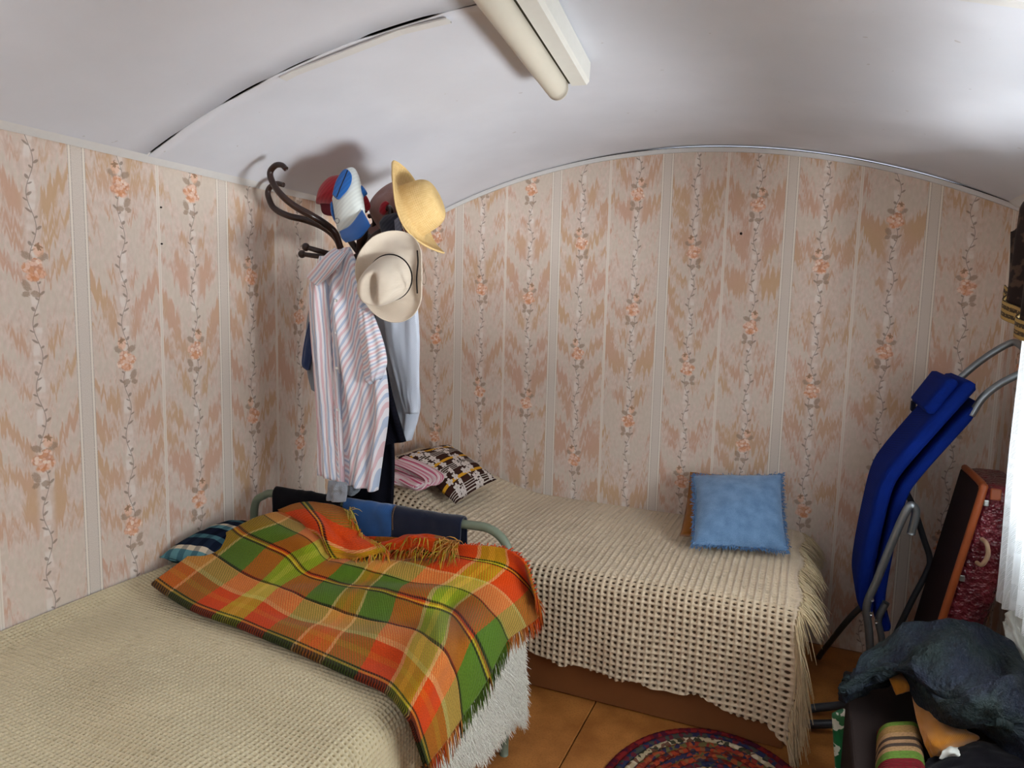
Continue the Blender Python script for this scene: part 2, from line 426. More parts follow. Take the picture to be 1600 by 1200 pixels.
tag(arch_strip('trim_2', .55, 1.075, YJ+.008, YJ+.036, .001, .004, m_trim, wob=.006), kind='structure')
tag(arch_strip('trim_3', 1.27, 2.3, YJ+.006, YJ+.034, .001, .004, m_trim, wob=.003), kind='structure')
dj = arch_strip('gap_shade_strip', .85, RW-.01, -.010, -.002, -.004, .003, m_void); dj.parent = roof; dj.location = dj.location-roof.location  # dark strip stands in for the shade in the gap above the trim
# edge strip along the left wall, nailed over the joint
ys = np.linspace(YF, -.014, 80); w0 = .004*vnoise(ys*3, ys*0, 3)
P = np.stack([np.stack([np.full(80, a), ys, EAVE+b+w0], 1) for a, b in ((.001, -.016), (.012, -.018), (.042, .008), (.036, .014), (.001, .004))], 1)
tag(grid('trim_4', P, m_trim, cv=True, smooth=False), kind='structure')
P2 = P*np.array([-1, 1, 1])+np.array([RW, 0, 0]); tag(grid('trim_5', P2[:, ::-1], m_trim, cv=True, smooth=False), kind='structure')

# ------------------------------------------------------------------ right bed along the back wall
m_bedwood = plain('bed_base_board', rgb(126, 78, 44), .6, .3, var=.15, scale=9)
m_bedend = plain('bed_end_board', rgb(168, 128, 88), .6, .3, var=.12, scale=9)
m_tick = weave('mattress_ticking', rgb(150, 120, 92))
def waffle_mat(name, hi, lo, cell, cellb, hole):
    g = G(name, .95, .05); u, v, _ = g.xyz('uv'); g.b.inputs['Sheen Weight'].default_value = .3
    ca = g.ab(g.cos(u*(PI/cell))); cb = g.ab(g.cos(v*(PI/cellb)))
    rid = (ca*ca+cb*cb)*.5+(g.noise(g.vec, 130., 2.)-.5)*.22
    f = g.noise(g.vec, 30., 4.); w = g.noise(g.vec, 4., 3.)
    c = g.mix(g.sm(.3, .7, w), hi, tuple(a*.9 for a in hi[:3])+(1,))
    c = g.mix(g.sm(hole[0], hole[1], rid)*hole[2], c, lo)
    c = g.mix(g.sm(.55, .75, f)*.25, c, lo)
    g.bump(g.noise(g.vec, 420., 2.), .0012, .6)
    return g.out(c)
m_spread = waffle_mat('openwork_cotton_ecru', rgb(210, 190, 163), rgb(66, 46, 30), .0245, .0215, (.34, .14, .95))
bed = empty('divan_bed', (1.0, -.45, 0), 'low wooden divan bed standing along the back wall under the ecru spread', 'bed')
box('front_board', (.16, -.872, .004), (1.958, -.85, .40), m_bedwood, bed)
tag(box('end_board', (1.958, -.84, .004), (1.974, -.03, .40), m_bedend, bed), 'pale brown end board seen past the fringe')
box('base', (.05, -.85, .05), (1.955, -.03, .33), m_bedwood, bed, .01)
mt = box('mattress', (.06, -.835, .335), (1.90, -.04, .452), m_tick, bed, .04, 4)
def bump_h(x, y): return .165*sstep(.78, .12, x)*sstep(-.86, -.62, y)
def top_r(x, y): return .508+.012*vnoise(x*3, y*4, 5)+bump_h(x, y)-.012*sstep(-.55, -.84, y)
ca, cb = .0245, .0215
na, nb = 560, 330
A = np.linspace(.03, 1.975, na); hx = np.array([.03, .9, 1.06, 1.2, 1.35, 1.5, 1.66, 1.74, 1.80, 1.9, 1.975]); hz = np.array([.16, .155, .15, .14, .146, .138, .136, .13, .10, .09, .06])
hem = np.interp(A, hx, hz)+.006*np.sin(A*31)+.004*np.sin(A*57)
R = .075; yT = -.83
P = np.zeros((na, nb, 3)); B = np.zeros((na, nb)); AA = np.repeat(A[:, None], nb, 1)
for i, x in enumerate(A):
    L1 = yT-(-.012); zt = top_r(x, yT); La = R*PI/2; L2 = zt-R-hem[i]; L = abs(L1)+La+L2
    b = np.linspace(0, L, nb); B[i] = b
    y = np.where(b < .818, -.012-b, 0); y = -.012-np.clip(b, 0, .818); z = top_r(np.full(nb, x), y)
    th = np.clip((b-.818)/R, 0, PI/2); m2 = b > .818
    y = np.where(m2, yT-R*np.sin(th), y); z = np.where(m2, zt-R*(1-np.cos(th)), z)
    dn = np.clip(b-.818-La, 0, None); z = z-dn; y = y-.05*dn-.012*sstep(0, .2, dn)*np.sin(x*9+1.3)-.006*sstep(0, .25, dn)*np.sin(x*23)
    P[i, :, 0] = x; P[i, :, 1] = y; P[i, :, 2] = z
ed = sstep(1.93, 1.975, A)[:, None]; P[:, :, 0] += ed*(.012+.010*np.sin(B*19)); P[:, :, 2] -= ed*.008*sstep(.9, .8, B)
Pw = waffle(P, AA, B, ca, .0125, cb)
sp = empty('bedspread', (1.0, -.45, .508), 'ecru openwork waffle bedspread with a fringed end on the divan by the back wall', 'bedspread')
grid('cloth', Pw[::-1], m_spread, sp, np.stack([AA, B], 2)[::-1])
m_ecru = plain('ecru_yarn', rgb(216, 196, 160), .95, .05, var=.15, scale=60)
e = P[-1]; idx = np.linspace(2, nb-3, 150).astype(int); roots, dirs, ln = [], [], []
for k in idx:
    b = B[-1, k]
    for q in range(4):
        roots.append(e[k]+np.array([-.004, 0, 0])+RNG.normal(0, .003, 3))
        dirs.append((.85, -.25, -.35) if b < .85 else (.34, -.22, -1.0)); ln.append(RNG.uniform(.05, .095) if b < .85 else RNG.uniform(.06, .12))
strands('fringe', roots, dirs, ln, .0030, m_ecru, sp, .6, 3, .28)

# ------------------------------------------------------------------ left bed along the left wall
m_tube = plain('grey_green_enamel', rgb(112, 122, 104), .45, .4, var=.1)
lb = empty('metal_bed', (.6, -2.2, 0), 'metal bed with a grey-green tube headboard standing along the left wall', 'bed')
hoop = [(1.125, -1.29, 0), (1.125, -1.29, .35), (1.125, -1.29, .62), (1.118, -1.29, .70), (1.06, -1.29, .747), (.95, -1.29, .75), (.6, -1.29, .75), (.22, -1.29, .75), (.13, -1.29, .733), (.085, -1.29, .68), (.085, -1.29, .5), (.085, -1.29, 0)]
tube('headboard_tube', hoop, .0145, m_tube, lb, 14, 90)
h2 = [(x, -3.15, z if z < .6 else z-.12) for x, y, z in hoop]; tube('footboard_tube', h2, .0145, m_tube, lb, 12, 70)
for x in (.1, 1.11): tube('side_rail', [(x, -1.3, .3), (x, -3.14, .3)], .016, m_tube, lb)
tube('cross_rail', [(.1, -1.29, .45), (1.11, -1.29, .45)], .011, m_tube, lb)
m_mat = weave('striped_mattress', rgb(170, 160, 150)); box('mattress', (.045, -3.10, .32), (1.10, -1.33, .50), m_mat, lb, .05, 4)
def top_l(x, y): return .536+.010*vnoise(x*2.2, y*2.2, 9)+.010*np.sin((y*.9+x*.55)*16+2)*sstep(-1.9, -2.3, y)*sstep(.1, .5, x)-.010*sstep(.85, 1.08, x)+.018*sstep(.1, 0, x)
m_wl = waffle_mat('openwork_cotton_cream', rgb(212, 198, 164), rgb(150, 130, 88), .0128, .0128, (.36, .10, .6))
ny, nx = 720, 640; cy_, cx_ = .0128, .0128
YY = np.concatenate([np.linspace(-3.12, -2.72, 40), np.linspace(-2.717, -1.315, ny-40)]); R = .07; xT = 1.075
P = np.zeros((ny, nx, 3)); B = np.zeros((ny, nx)); AA = np.repeat(YY[:, None], nx, 1)
L = xT-.008+R*PI/2+.26; b = np.linspace(0, L, nx)
for i, y in enumerate(YY):
    x = .008+np.clip(b, 0, xT-.008); z = top_l(x, np.full(nx, y)); th = np.clip((b-xT+.008)/R, 0, PI/2); m2 = b > xT-.008; zt = top_l(np.array([xT]), np.array([y]))[0]
    x = np.where(m2, xT+R*np.sin(th), x); z = np.where(m2, zt-R*(1-np.cos(th)), z); dn = np.clip(b-(xT-.008)-R*PI/2, 0, None)
    z = z-dn; x = x+.02*dn+.004*sstep(0, .2, dn)*np.sin(y*14)
    P[i] = np.stack([x, np.full(nx, y), z], 1); B[i] = b
P = waffle(P, B, AA, cx_, ((.0068)*sstep(-2.74, -2.68, YY))[:, None], cy_)
sl = empty('bedspread', (.6, -2.3, .52), 'cream waffle knit bedspread covering the metal bed in the foreground', 'bedspread')
uvl = np.stack([B, AA], 2)
go = grid('cloth', P[:, ::-1], m_wl, sl, uvl[:, ::-1])

# white long-pile throw hanging over the bed side
m_fur = plain('white_long_pile', rgb(246, 243, 232), .95, .05, var=.04, sheen=.3)
fy = np.linspace(-1.86, -1.235, 70); hem = np.interp(fy, [-1.86, -1.80, -1.745, -1.59, -1.41, -1.34, -1.26, -1.235], [.33, .30, .26, .205, .185, .165, .12, .16])+.006*np.sin(fy*60)
n2 = 46; P = np.zeros((70, n2, 3))
for i, y in enumerate(fy):
    L1, La = .012, .075*PI/2; zt = .553; L2 = zt-.075-hem[i]; b = np.linspace(0, L1+La+L2, n2)
    th = np.clip((b-L1)/.075, 0, PI/2); x = 1.082+np.clip(b, 0, L1)+.075*np.sin(th); z = zt-.075*(1-np.cos(th)); dn = np.clip(b-L1-La, 0, None); z = z-dn; x = x+.006*np.sin(y*11+.5)*sstep(0, .2, dn)+.05*dn
    x = x-.02*sstep(-1.27, -1.235, y)
    if y > -1.325: x = np.maximum(x, 1.148)
    P[i] = np.stack([x, np.full(n2, y)+.01*np.sin(b*20), z], 1)
ft = empty('fur_throw', (1.1, -1.6, .3), 'white shaggy long-pile throw hanging from the metal bed under the plaid blanket', 'throw')
grid('backing', P[:, ::-1], m_fur, ft, thick=.006)
FP = P.copy()

# ------------------------------------------------------------------ plaid blanket thrown over the bed
def plaid_mat():
    g = G('plaid_wool', .95, .05); u, v, _ = g.xyz('uv'); g.b.inputs['Sheen Weight'].default_value = .1
    rd, gn, yg, oc, lt, bk, ye = rgb(218, 72, 20), rgb(86, 120, 34), rgb(176, 186, 34), rgb(196, 128, 20), rgb(232, 190, 120), rgb(26, 20, 14), rgb(226, 182, 40)
    # weft bands along u (metres)
    T = 1.13; w = [(0, oc), (.055, lt), (.065, gn), (.16, rd), (.255, yg), (.285, rgb(206, 200, 60)), (.31, yg), (.35, rd), (.445, gn), (.54, lt), (.55, oc), (.575, rgb(220, 120, 30)), (.60, oc), (.625, lt), (.635, gn), (.73, rd), (.825, lt), (.835, yg), (.865, rgb(222, 206, 50)), (.885, yg), (.925, lt), (.935, rd), (1.03, gn)]
    cu = g.ramp(u/T, [(p/T, c) for p, c in w])
    # warp bands along v
    S = .80; q = [(0, bk), (.005, rgb(190, 140, 50)), (.011, bk), (.018, rd), (.055, rgb(220, 110, 30)), (.075, rd), (.105, lt), (.12, rgb(224, 160, 84)), (.182, bk), (.192, gn), (.273, bk), (.281, ye), (.287, rgb(170, 60, 16)), (.293, bk), (.301, gn), (.386, bk), (.391, rgb(206, 170, 90)), (.40, rgb(224, 160, 84)), (.465, lt), (.475, rd), (.56, bk), (.567, ye), (.575, bk), (.582, rd), (.68, oc), (.72, rd)]
    cv = g.ramp(v/S, [(p/S, c) for p, c in q])
    # twill: warp floats over weft on steep diagonals, soft at the edges
    tw = g.sm(-.35, .35, g.sin((u*1.0+v*.55)*780.))
    jit = g.noise(g.cmb(u*300, v*300, 0.), 1., 2.)
    blk = g.lt(g.m('ADD', 0., g.band(v, .182, .192)+g.band(v, .273, .281)+g.band(v, .293, .301)+g.band(v, .386, .391)+g.band(v, .56, .567)+g.band(v, .575, .582)+g.lt(v, .005)+g.band(v, .011, .018)), .5)
    f = g.mix(blk, tw*.25+.72, g.mx(tw*.34, 0.)+.33)
    sep = g.n('ShaderNodeSeparateColor'); g.t.links.new(f.k, sep.inputs[0]); ff = V(g, sep.outputs[0])
    c = g.mix(ff, cu, cv)
    c = g.mix(g.sm(.3, .8, jit)*.35, c, tuple([.0, .0, .0, 1]), 'MIX')
    c = g.mix(g.sm(.3, .8, g.noise(g.vec, 9., 3.))*.12, c, rgb(110, 70, 20))
    g.bump(tw*.5+jit*.6, .0016, .8)
    return g.out(c)
def zc(u, v): return 220+u/2.5, 740+v/2.5       # reading off an enlarged view
def row(pts):
    o = []
    for (u, v, k, q) in pts: o.append({'z': PZ, 'y': PY, 'x': PX}[k](u, v, q))
    return np.array(o)
def zr(px, hs, full=False):
    return row([((a, b) if full else zc(a, b))+(('z', h) if not isinstance(h, tuple) else h) for (a, b), h in zip(px, hs)])
UT = [0, .06, .16, .255, .35, .445, .54, .63, .73, .83, .93, 1.03, 1.11]
rA = zr([(246, 909), (270, 926), (305, 947), (340, 961), (378, 974), (418, 991), (460, 1008), (508, 1029), (560, 1052), (610, 1075), (640, 1110), (656, 1152), (668, 1192)],
        [.572, .570, .568, .566, .564, .562, .560, .558, .556, .552, ('x', 1.185), ('x', 1.20), ('x', 1.21)], True)
rB = zr([(240, 300), (300, 335), (390, 395), (470, 432), (540, 455), (640, 505), (740, 530), (840, 558), (960, 590), (1080, 630), (1170, 700), (1225, 790), (1245, 960)],
        [.615, .615, .608, .596, .587, .578, .575, .572, .570, .562, ('x', 1.175), ('x', 1.205), ('x', 1.225)])
rC = zr([(372, 222), (410, 250), (500, 290), (575, 325), (640, 395), (720, 425), (810, 448), (890, 466), (1000, 493), (1115, 522), (1215, 555), (1290, 650), (1350, 800)],
        [.668, .668, .660, .644, .608, .596, .592, .588, .584, .580, .566, ('x', 1.195), ('x', 1.225)])
rD = zr([(480, 172), (530, 205), (610, 245), (665, 282), (720, 345), (790, 370), (870, 387), (945, 403), (1045, 427), (1170, 448), (1290, 485), (1380, 570), (1425, 660)],
        [.705, .706, .696, .676, .630, .620, .612, .608, .604, .60, .588, ('x', 1.185), ('x', 1.215)])
rE = zr([(446, 802), (462, 805), (490, 815), (515, 835), (535, 850), (575, 854), (612, 857), (655, 865), (696, 872), (742, 880), (788, 890), (822, 920), (841, 962)],
        [('y', -1.358)]*10+[('y', -1.352), ('x', 1.185), ('x', 1.205)], True)
rF = zr([(452, 793), (470, 796), (500, 806), (530, 826), (550, 838), (590, 841), (625, 843), (665, 847), (705, 852), (750, 854), (792, 860), (822, 880), (838, 930)],
        [('y', -1.342)]*11+[('y', -1.342), ('y', -1.33)], True)
r0 = rA+np.array([.0, .018, -.012]); rm = rA+np.array([0, -.004, -.006])
r0[10:] = rA[10:]+np.array([-.015, .015, 0])
rows = [r0, rm, rA, rB, rC, rD, rE, rF]; VT = [-.02, -.002, .012, .187, .287, .3885, .567, .64]
NV, NU = 150, 240
tr = np.array([0, .5, 1, 3, 4, 5, 6.6, 7.4]); 
def net_nonuniform(rows, n, m):
    R = np.stack([spline(r, m) for r in rows]); k = len(rows)
    return np.stack([spline(R[:, j], n) for j in range(m)], 1)
BL = net_nonuniform(rows, NV, NU); us = spline(np.array(UT)[:, None], NU)[:, 0]; vs_ = spline(np.array(VT)[:, None], NV)[:, 0]
UU, VV = np.meshgrid(us, vs_); nb_ = normals(BL)
nb_ *= np.sign(nb_[NV//2, NU//3, 2])
amp = sstep(0, .12, VV)*(.5+.5*sstep(.1, .5, UU))*(.35+.65*sstep(.62, .5, VV))
BL = BL+nb_*(amp*(.010*vnoise(UU*9+3, VV*7, 21)+.006*vnoise(UU*22, VV*20, 22)+.008*np.sin((VV*1.0-UU*.35)*34)*sstep(.25, .5, UU)*sstep(1.0, .8, UU)))[..., None]
BL[..., 2] += .004
pm = plaid_mat()
pb_ = empty('plaid_blanket', (.7, -1.6, .56), 'orange and green plaid wool blanket with fringe tossed over the metal bed', 'blanket')
grid('wool_cloth', BL, pm, pb_, np.stack([UU, VV], 2), thick=.007, off=-1)
# crumpled end of the blanket folded back on top, by the headboard
f1 = net(np.array([
    [PY(436, 797, -1.36), PY(470, 786, -1.345), PY(505, 787, -1.345), PY(540, 797, -1.345)],
    [PY(452, 806, -1.395), PY(480, 797, -1.40), PY(515, 806, -1.40), PY(552, 815, -1.37)],
    [PY(474, 818, -1.43), PY(498, 818, -1.45), PY(528, 836, -1.44), PY(566, 838, -1.39)],
    [PY(494, 838, -1.45), PY(508, 844, -1.47), PY(540, 858, -1.46), PY(586, 850, -1.41)],
    [PY(506, 866, -1.45), PY(520, 872, -1.47), PY(550, 874, -1.46), PY(606, 862, -1.42)]]), 60, 60)
a1, b1 = np.meshgrid(np.linspace(0, 1, 60), np.linspace(0, 1, 60), indexing='ij')
f1 += view(0, 0, 1)*(.010*np.sin(b1*14+a1*3)*sstep(.2, .9, a1)+.020*vnoise(a1*5, b1*6, 31))[..., None]
grid('folded_corner', f1, pm, pb_, np.stack([.70+a1*.22-.06*b1, .50+b1*.19], 2), thick=.008)
f2 = net(np.array([
    [PY(560, 846, -1.345), PY(605, 846, -1.335), PY(640, 836, -1.335), PY(682, 838, -1.335), PY(712, 846, -1.335)],
    [PY(556, 858, -1.40), PY(600, 852, -1.385), PY(640, 842, -1.37), PY(684, 846, -1.37), PY(716, 852, -1.365)],
    [PY(552, 872, -1.41), PY(590, 866, -1.395), PY(632, 858, -1.385), PY(676, 860, -1.385), PY(712, 864, -1.38)]]), 40, 80)
a2, b2 = np.meshgrid(np.linspace(0, 1, 40), np.linspace(0, 1, 80), indexing='ij')
f2 += np.array([0, -.4, .8])*(.008*np.sin(b2*26+a2*4)*sstep(.1, .6, a2)+.014*vnoise(a2*4, b2*9, 33))[..., None]
grid('folded_edge', f2, pm, pb_, np.stack([.96+b2*.1, .585+a2*.06], 2), thick=.007)
fringe_mat = pm
# fringe: along the hanging hem, the right end and the folded-back edge
roots, dirs, ln, uvs = [], [], [], []
for j in np.linspace(6, NV-1, 260).astype(int):
    for q in range(2):
        roots.append(BL[j, -1]+RNG.normal(0, .003, 3)); d = BL[j, -1]-BL[j, -6]; d /= np.linalg.norm(d); dirs.append(d+np.array([.05, 0, -.6])); ln.append(RNG.uniform(.02, .045))
        v = VV[j, -1]; uvs.append((.68 if .19 < v < .39 else RNG.choice([.2, .58, .02]), v+RNG.uniform(-.012, .012)))
for j in np.linspace(150, NU-1, 60).astype(int):
    roots.append(BL[-1, j]); dirs.append((.3, .1, .5)); ln.append(RNG.uniform(.008, .022)); uvs.append((.8, .62))
for k in range(120):
    b = RNG.random(); i = int(b*59); roots.append(f1[-1, i]+RNG.normal(0, .003, 3)); dirs.append((.35, -.6, -.25)); ln.append(RNG.uniform(.025, .055)); uvs.append((RNG.choice([.02, .28, .8, .58]), RNG.choice([.6, .45, .285])))
for k in range(110):
    i = int(RNG.uniform(8, 59)); roots.append(f1[i, -1]+RNG.normal(0, .003, 3)); dirs.append((.5, -.5, -.1)); ln.append(RNG.uniform(.02, .055)); uvs.append((RNG.choice([.02, .28, .8]), RNG.choice([.6, .45, .285])))
for k in range(190):
    i = int(79*RNG.random()); roots.append(f2[-1 if RNG.random() < .7 else 18, i]+RNG.normal(0, .003, 3)); dirs.append((.1, -.7, -.1)); ln.append(RNG.uniform(.02, .06)); uvs.append((RNG.choice([.02, .28, .8, .3]), RNG.choice([.6, .45, .285, .34])))
for k in range(40):
    roots.append(PY(RNG.uniform(690, 718), RNG.uniform(842, 852), -1.36)); dirs.append((RNG.normal(.1, .3), -.7, RNG.normal(.1, .4))); ln.append(RNG.uniform(.04, .075)); uvs.append((.02, .47))
for k in range(26):
    roots.append(PY(RNG.uniform(536, 552), RNG.uniform(795, 806), -1.35)); dirs.append((.7, -.3, RNG.normal(.1, .3))); ln.append(RNG.uniform(.03, .06)); uvs.append((.3, RNG.choice([.34, .47])))
strands('fringe', roots, dirs, ln, .0022, pm, pb_, .5, 3, .45, uvs)

# pile of the white throw, below the blanket's hem
nrm = normals(FP); nrm *= np.sign(nrm[30, 30, 0]); ii = RNG.integers(0, 70, 11000); jj = RNG.integers(8, n2, 11000)
rt = FP[ii, jj]+RNG.normal(0, .006, (11000, 3))*np.array([.2, 1, 1]); dr = nrm[ii, jj]*.55+np.array([0, 0, -.75])+RNG.normal(0, .28, (11000, 3))
hemz = np.interp(rt[:, 1], *[q for q in zip(*sorted((p[1], p[2]) for p in BL[:, -1]))]); keep = rt[:, 2] < hemz-.004
edge = np.where((ii > 66)[:, None], np.array([0, .8, 0]), 0); dr = (dr+edge)[keep]; rt = rt[keep]
strands('pile', rt, dr, .024, .0016, m_fur, ft, .3, 2, .2)


# ------------------------------------------------------------------ pillow under the blanket
def cushion_geo(c, thick, n=40, pw=2.4, pinch=.06, back=1.):
    """pillow between four corner points (a, b, c, d in turn), bulging both ways"""
    a, b, cc_, d = [np.asarray(q, float) for q in c]
    s, t = np.meshgrid(np.linspace(-1, 1, n), np.linspace(-1, 1, n), indexing='ij')
    s2 = s*(1-pinch*(1-t*t)*np.abs(s)**3*0-pinch*(1-t**2)); t2 = t*(1-pinch*(1-s**2))
    w = lambda i, j: ((1+i*s2)*(1+j*t2)/4)[..., None]
    P = w(-1, -1)*a+w(1, -1)*b+w(1, 1)*cc_+w(-1, 1)*d
    nn = np.cross(b-a, d-a); nn /= np.linalg.norm(nn)
    h = ((1-np.abs(s)**pw)*(1-np.abs(t)**pw))**.55*thick/2
    return P+nn*h[..., None], P-nn*h[..., None]*back, np.stack([(s+1)/2, (t+1)/2], 2), nn
def cushion(name, c, thick, m, parent=None, n=40, pinch=.06, wr=.0, seed=1, back=1.):
    F, B, uv, nn = cushion_geo(c, thick, n, pinch=pinch, back=back)
    if wr:
        s, t = uv[..., 0], uv[..., 1]; k = (wr*(vnoise(s*5, t*5, seed)+.5*vnoise(s*11, t*11, seed+1)))[..., None]; F = F+nn*k; B = B-nn*k
    v = np.concatenate([F.reshape(-1, 3), B.reshape(-1, 3)]); f = np.concatenate([gfaces(n, n), gfaces(n, n, off=n*n)[:, ::-1]])
    # close the seam
    idx = np.arange(n*n).reshape(n, n); loop = np.concatenate([idx[0, :], idx[1:, -1], idx[-1, -2::-1], idx[-2:0:-1, 0]])
    l2 = np.roll(loop, -1); f = np.concatenate([f, np.stack([loop, loop+n*n, l2+n*n, l2], 1)])
    return mesh(name, v, f, m, parent, True, np.concatenate([uv.reshape(-1, 2)]*2)), F, B, loop
g = G('striped_ticking', .95, .05); u, v, _ = g.xyz('uv')
sc_ = g.ramp(g.fr(v*2.2+.36), [(0, rgb(20, 28, 46)), (.34, rgb(92, 138, 146)), (.5, rgb(206, 194, 172)), (.6, rgb(28, 38, 56)), (.85, rgb(70, 110, 120))])
cu2 = g.ramp(g.fr(u*5+.2), [(0, rgb(255, 255, 255)), (.55, rgb(150, 160, 175))]); m_strp = g.out(g.mix(.7, sc_, g.mix(1., sc_, cu2, 'MULTIPLY')))
m_strp = m_strp
cushion('pillow', [(.012, -1.645, .595), (.27, -1.63, .59), (.27, -1.322, .60), (.012, -1.322, .605)], .15, m_strp, None, 44, .02, .008, 1, .55)
tag(bpy.data.objects['pillow'], 'navy, teal and cream striped pillow half hidden under the plaid blanket by the left wall', 'pillow')

# ------------------------------------------------------------------ trousers hung over the headboard
def over_rail(name, x0, x1, front, back, m, parent, r=.022, thick=.006, seed=1, y0=-1.29, z0=.75, nx=40, nl=70):
    L = front+back+PI*r; b = np.linspace(0, L, nl); xs = np.linspace(x0, x1, nx); P = np.zeros((nx, nl, 3))
    for i, x in enumerate(xs):
        th = np.clip((b-front)/r, 0, PI); dnf = np.clip(front-b, 0, None); dnb = np.clip(b-front-PI*r, 0, None)
        y = y0-r*np.cos(th)-.02*dnf+.02*dnb; z = z0+r*np.sin(th)-dnf-dnb
        k = .006*vnoise(np.full(nl, x*18), b*10, seed)+.004*vnoise(np.full(nl, x*40), b*22, seed+2)
        P[i] = np.stack([np.full(nl, x)+.012*vnoise(b*8, b*0+i*.02, seed+4), y-k*np.sign(np.cos(th)), z+np.abs(k)*np.sin(th)], 1)
    uv = np.stack(np.meshgrid(xs, b, indexing='ij'), 2)
    return grid(name, P, m, parent, uv, thick=thick)
m_blk = weave('black_cotton', rgb(16, 14, 20), None, 420., .25, .95, .05); m_den = weave('mid_blue_denim', rgb(46, 92, 150), rgb(26, 54, 100), 500); m_nvy = weave('dark_denim', rgb(20, 26, 48), rgb(12, 16, 32), 500)
tag(over_rail('black_trousers', .195, .492, .20, .34, m_blk, None, seed=3), 'black trousers folded over the headboard nearest the left wall', 'trousers')
jn = empty('jeans', (.72, -1.29, .55), 'blue jeans with one faded and one dark leg over the middle of the headboard', 'jeans')
tag(over_rail('faded_leg', .505, .705, .18, .36, m_den, jn, .022, .007, 5), 'faded mid blue denim')
tag(over_rail('dark_leg', .70, .965, .145, .36, m_nvy, jn, .021, .006, 6), 'dark navy denim')
m_stitch = plain('stitching', rgb(110, 84, 60))
tube('seam', [(.712, -1.29-.027+.0, .70), (.712, -1.318, .745), (.712, -1.306, .772), (.712, -1.29, .781)], .0012, m_stitch, jn, 6, 20)

# ------------------------------------------------------------------ bentwood coat stand in the corner gap between the beds
m_bent = plain('dark_bentwood', rgb(44, 24, 18), .28, .5, var=.2, scale=12)
cs = empty('coat_stand', (.42, -1.08, 0), 'dark brown bentwood coat stand in the corner between the two beds, loaded with clothes', 'coat stand')
tube('pole', [(.42, -1.08, .02), (.42, -1.08, 1.72)], .021, m_bent, cs, 14)
for k in range(4):
    a = k*PI/2+.6; c, q = math.cos(a), math.sin(a); w = .19 if abs(q) > .5 else .24
    tube('foot', [(.42+.02*c, -1.08+.02*q, .40), (.42+.06*c, -1.08+.04*q, .25), (.42+w*.75*c, -1.08+w*.6*q, .07), (.42+w*c, -1.08+w*.75*q, .016)], .014, m_bent, cs, 10, 24)
def arm(p1, p2, low, m=m_bent):
    """one arm of the stand: two bent rods that meet at the pole and a short lower hook with ball ends"""
    for p in (p1, p2): tube('hook_rod', p, [.0125, .0125, .0125, .011, .010, .009], m, cs, 12, 60)
    for p in low:
        o = tube('low_hook', p, [.011, .010, .0085], m, cs, 10, 30)
        c = np.array(p[-1]); th = np.linspace(0, PI, 9); 
        v = np.stack([np.stack([np.sin(t)*np.cos(np.linspace(0, 2*PI, 12, endpoint=False)), np.sin(t)*np.sin(np.linspace(0, 2*PI, 12, endpoint=False)), np.full(12, np.cos(t))], 1) for t in th])*.0145+c
        grid('ball_tip', v, m, o, cv=True)
Y1, Y2 = -1.34, -1.20
P1 = [PY(546, 412, -1.10), PY(533, 390, -1.14), PY(524, 365, -1.19), PY(508, 350, -1.23), PY(485, 336, -1.28), PY(462, 323, -1.31), PY(442, 307, Y1), PY(427, 287, Y1), PY(422, 270, Y1), PY(430, 259, Y1), PY(440, 258, Y1), PY(447, 264, Y1)]
P2 = [PY(548, 418, -1.06), PY(535, 395, -1.08), PY(525, 372, -1.10), PY(505, 355, -1.13), PY(478, 344, -1.16), PY(450, 337, Y2), PY(428, 325, Y2), PY(419, 306, Y2), PY(421, 294, Y2), PY(432, 287, Y2), PY(443, 289, Y2)]
L1 = [[PY(546, 395, -1.12), PY(522, 398, -1.20), PY(498, 392, -1.25), PY(478, 386, -1.27)], [PY(546, 400, -1.10), PY(520, 402, -1.17), PY(494, 400, -1.21), PY(472, 397, -1.22)]]
arm(P1, P2, L1)
def rot_arm(P, a, k=1.):
    c = np.array([.42, -1.08, 0]); Rm = np.array([[math.cos(a), -math.sin(a), 0], [math.sin(a), math.cos(a), 0], [0, 0, 1]])
    Q = [(np.asarray(p)-c)@Rm.T*np.array([k, k, 1])+c for p in P]
    return [np.array([q[0], q[1], q[2] if q[2] < 1.62 else 1.62+(q[2]-1.62)*.66]) for q in Q]
for a, k in ((PI*.8, .45), (PI*1.1, .5), (PI*1.5, .5)):
    arm(rot_arm(P1, a, k), rot_arm(P2, a, k), [rot_arm(q, a, k) for q in L1])
tube('pole_ring', [(.42+.03*math.cos(t), -1.08+.03*math.sin(t), 1.60) for t in np.linspace(0, 2*PI, 25)], .006, m_bent, cs, 8)

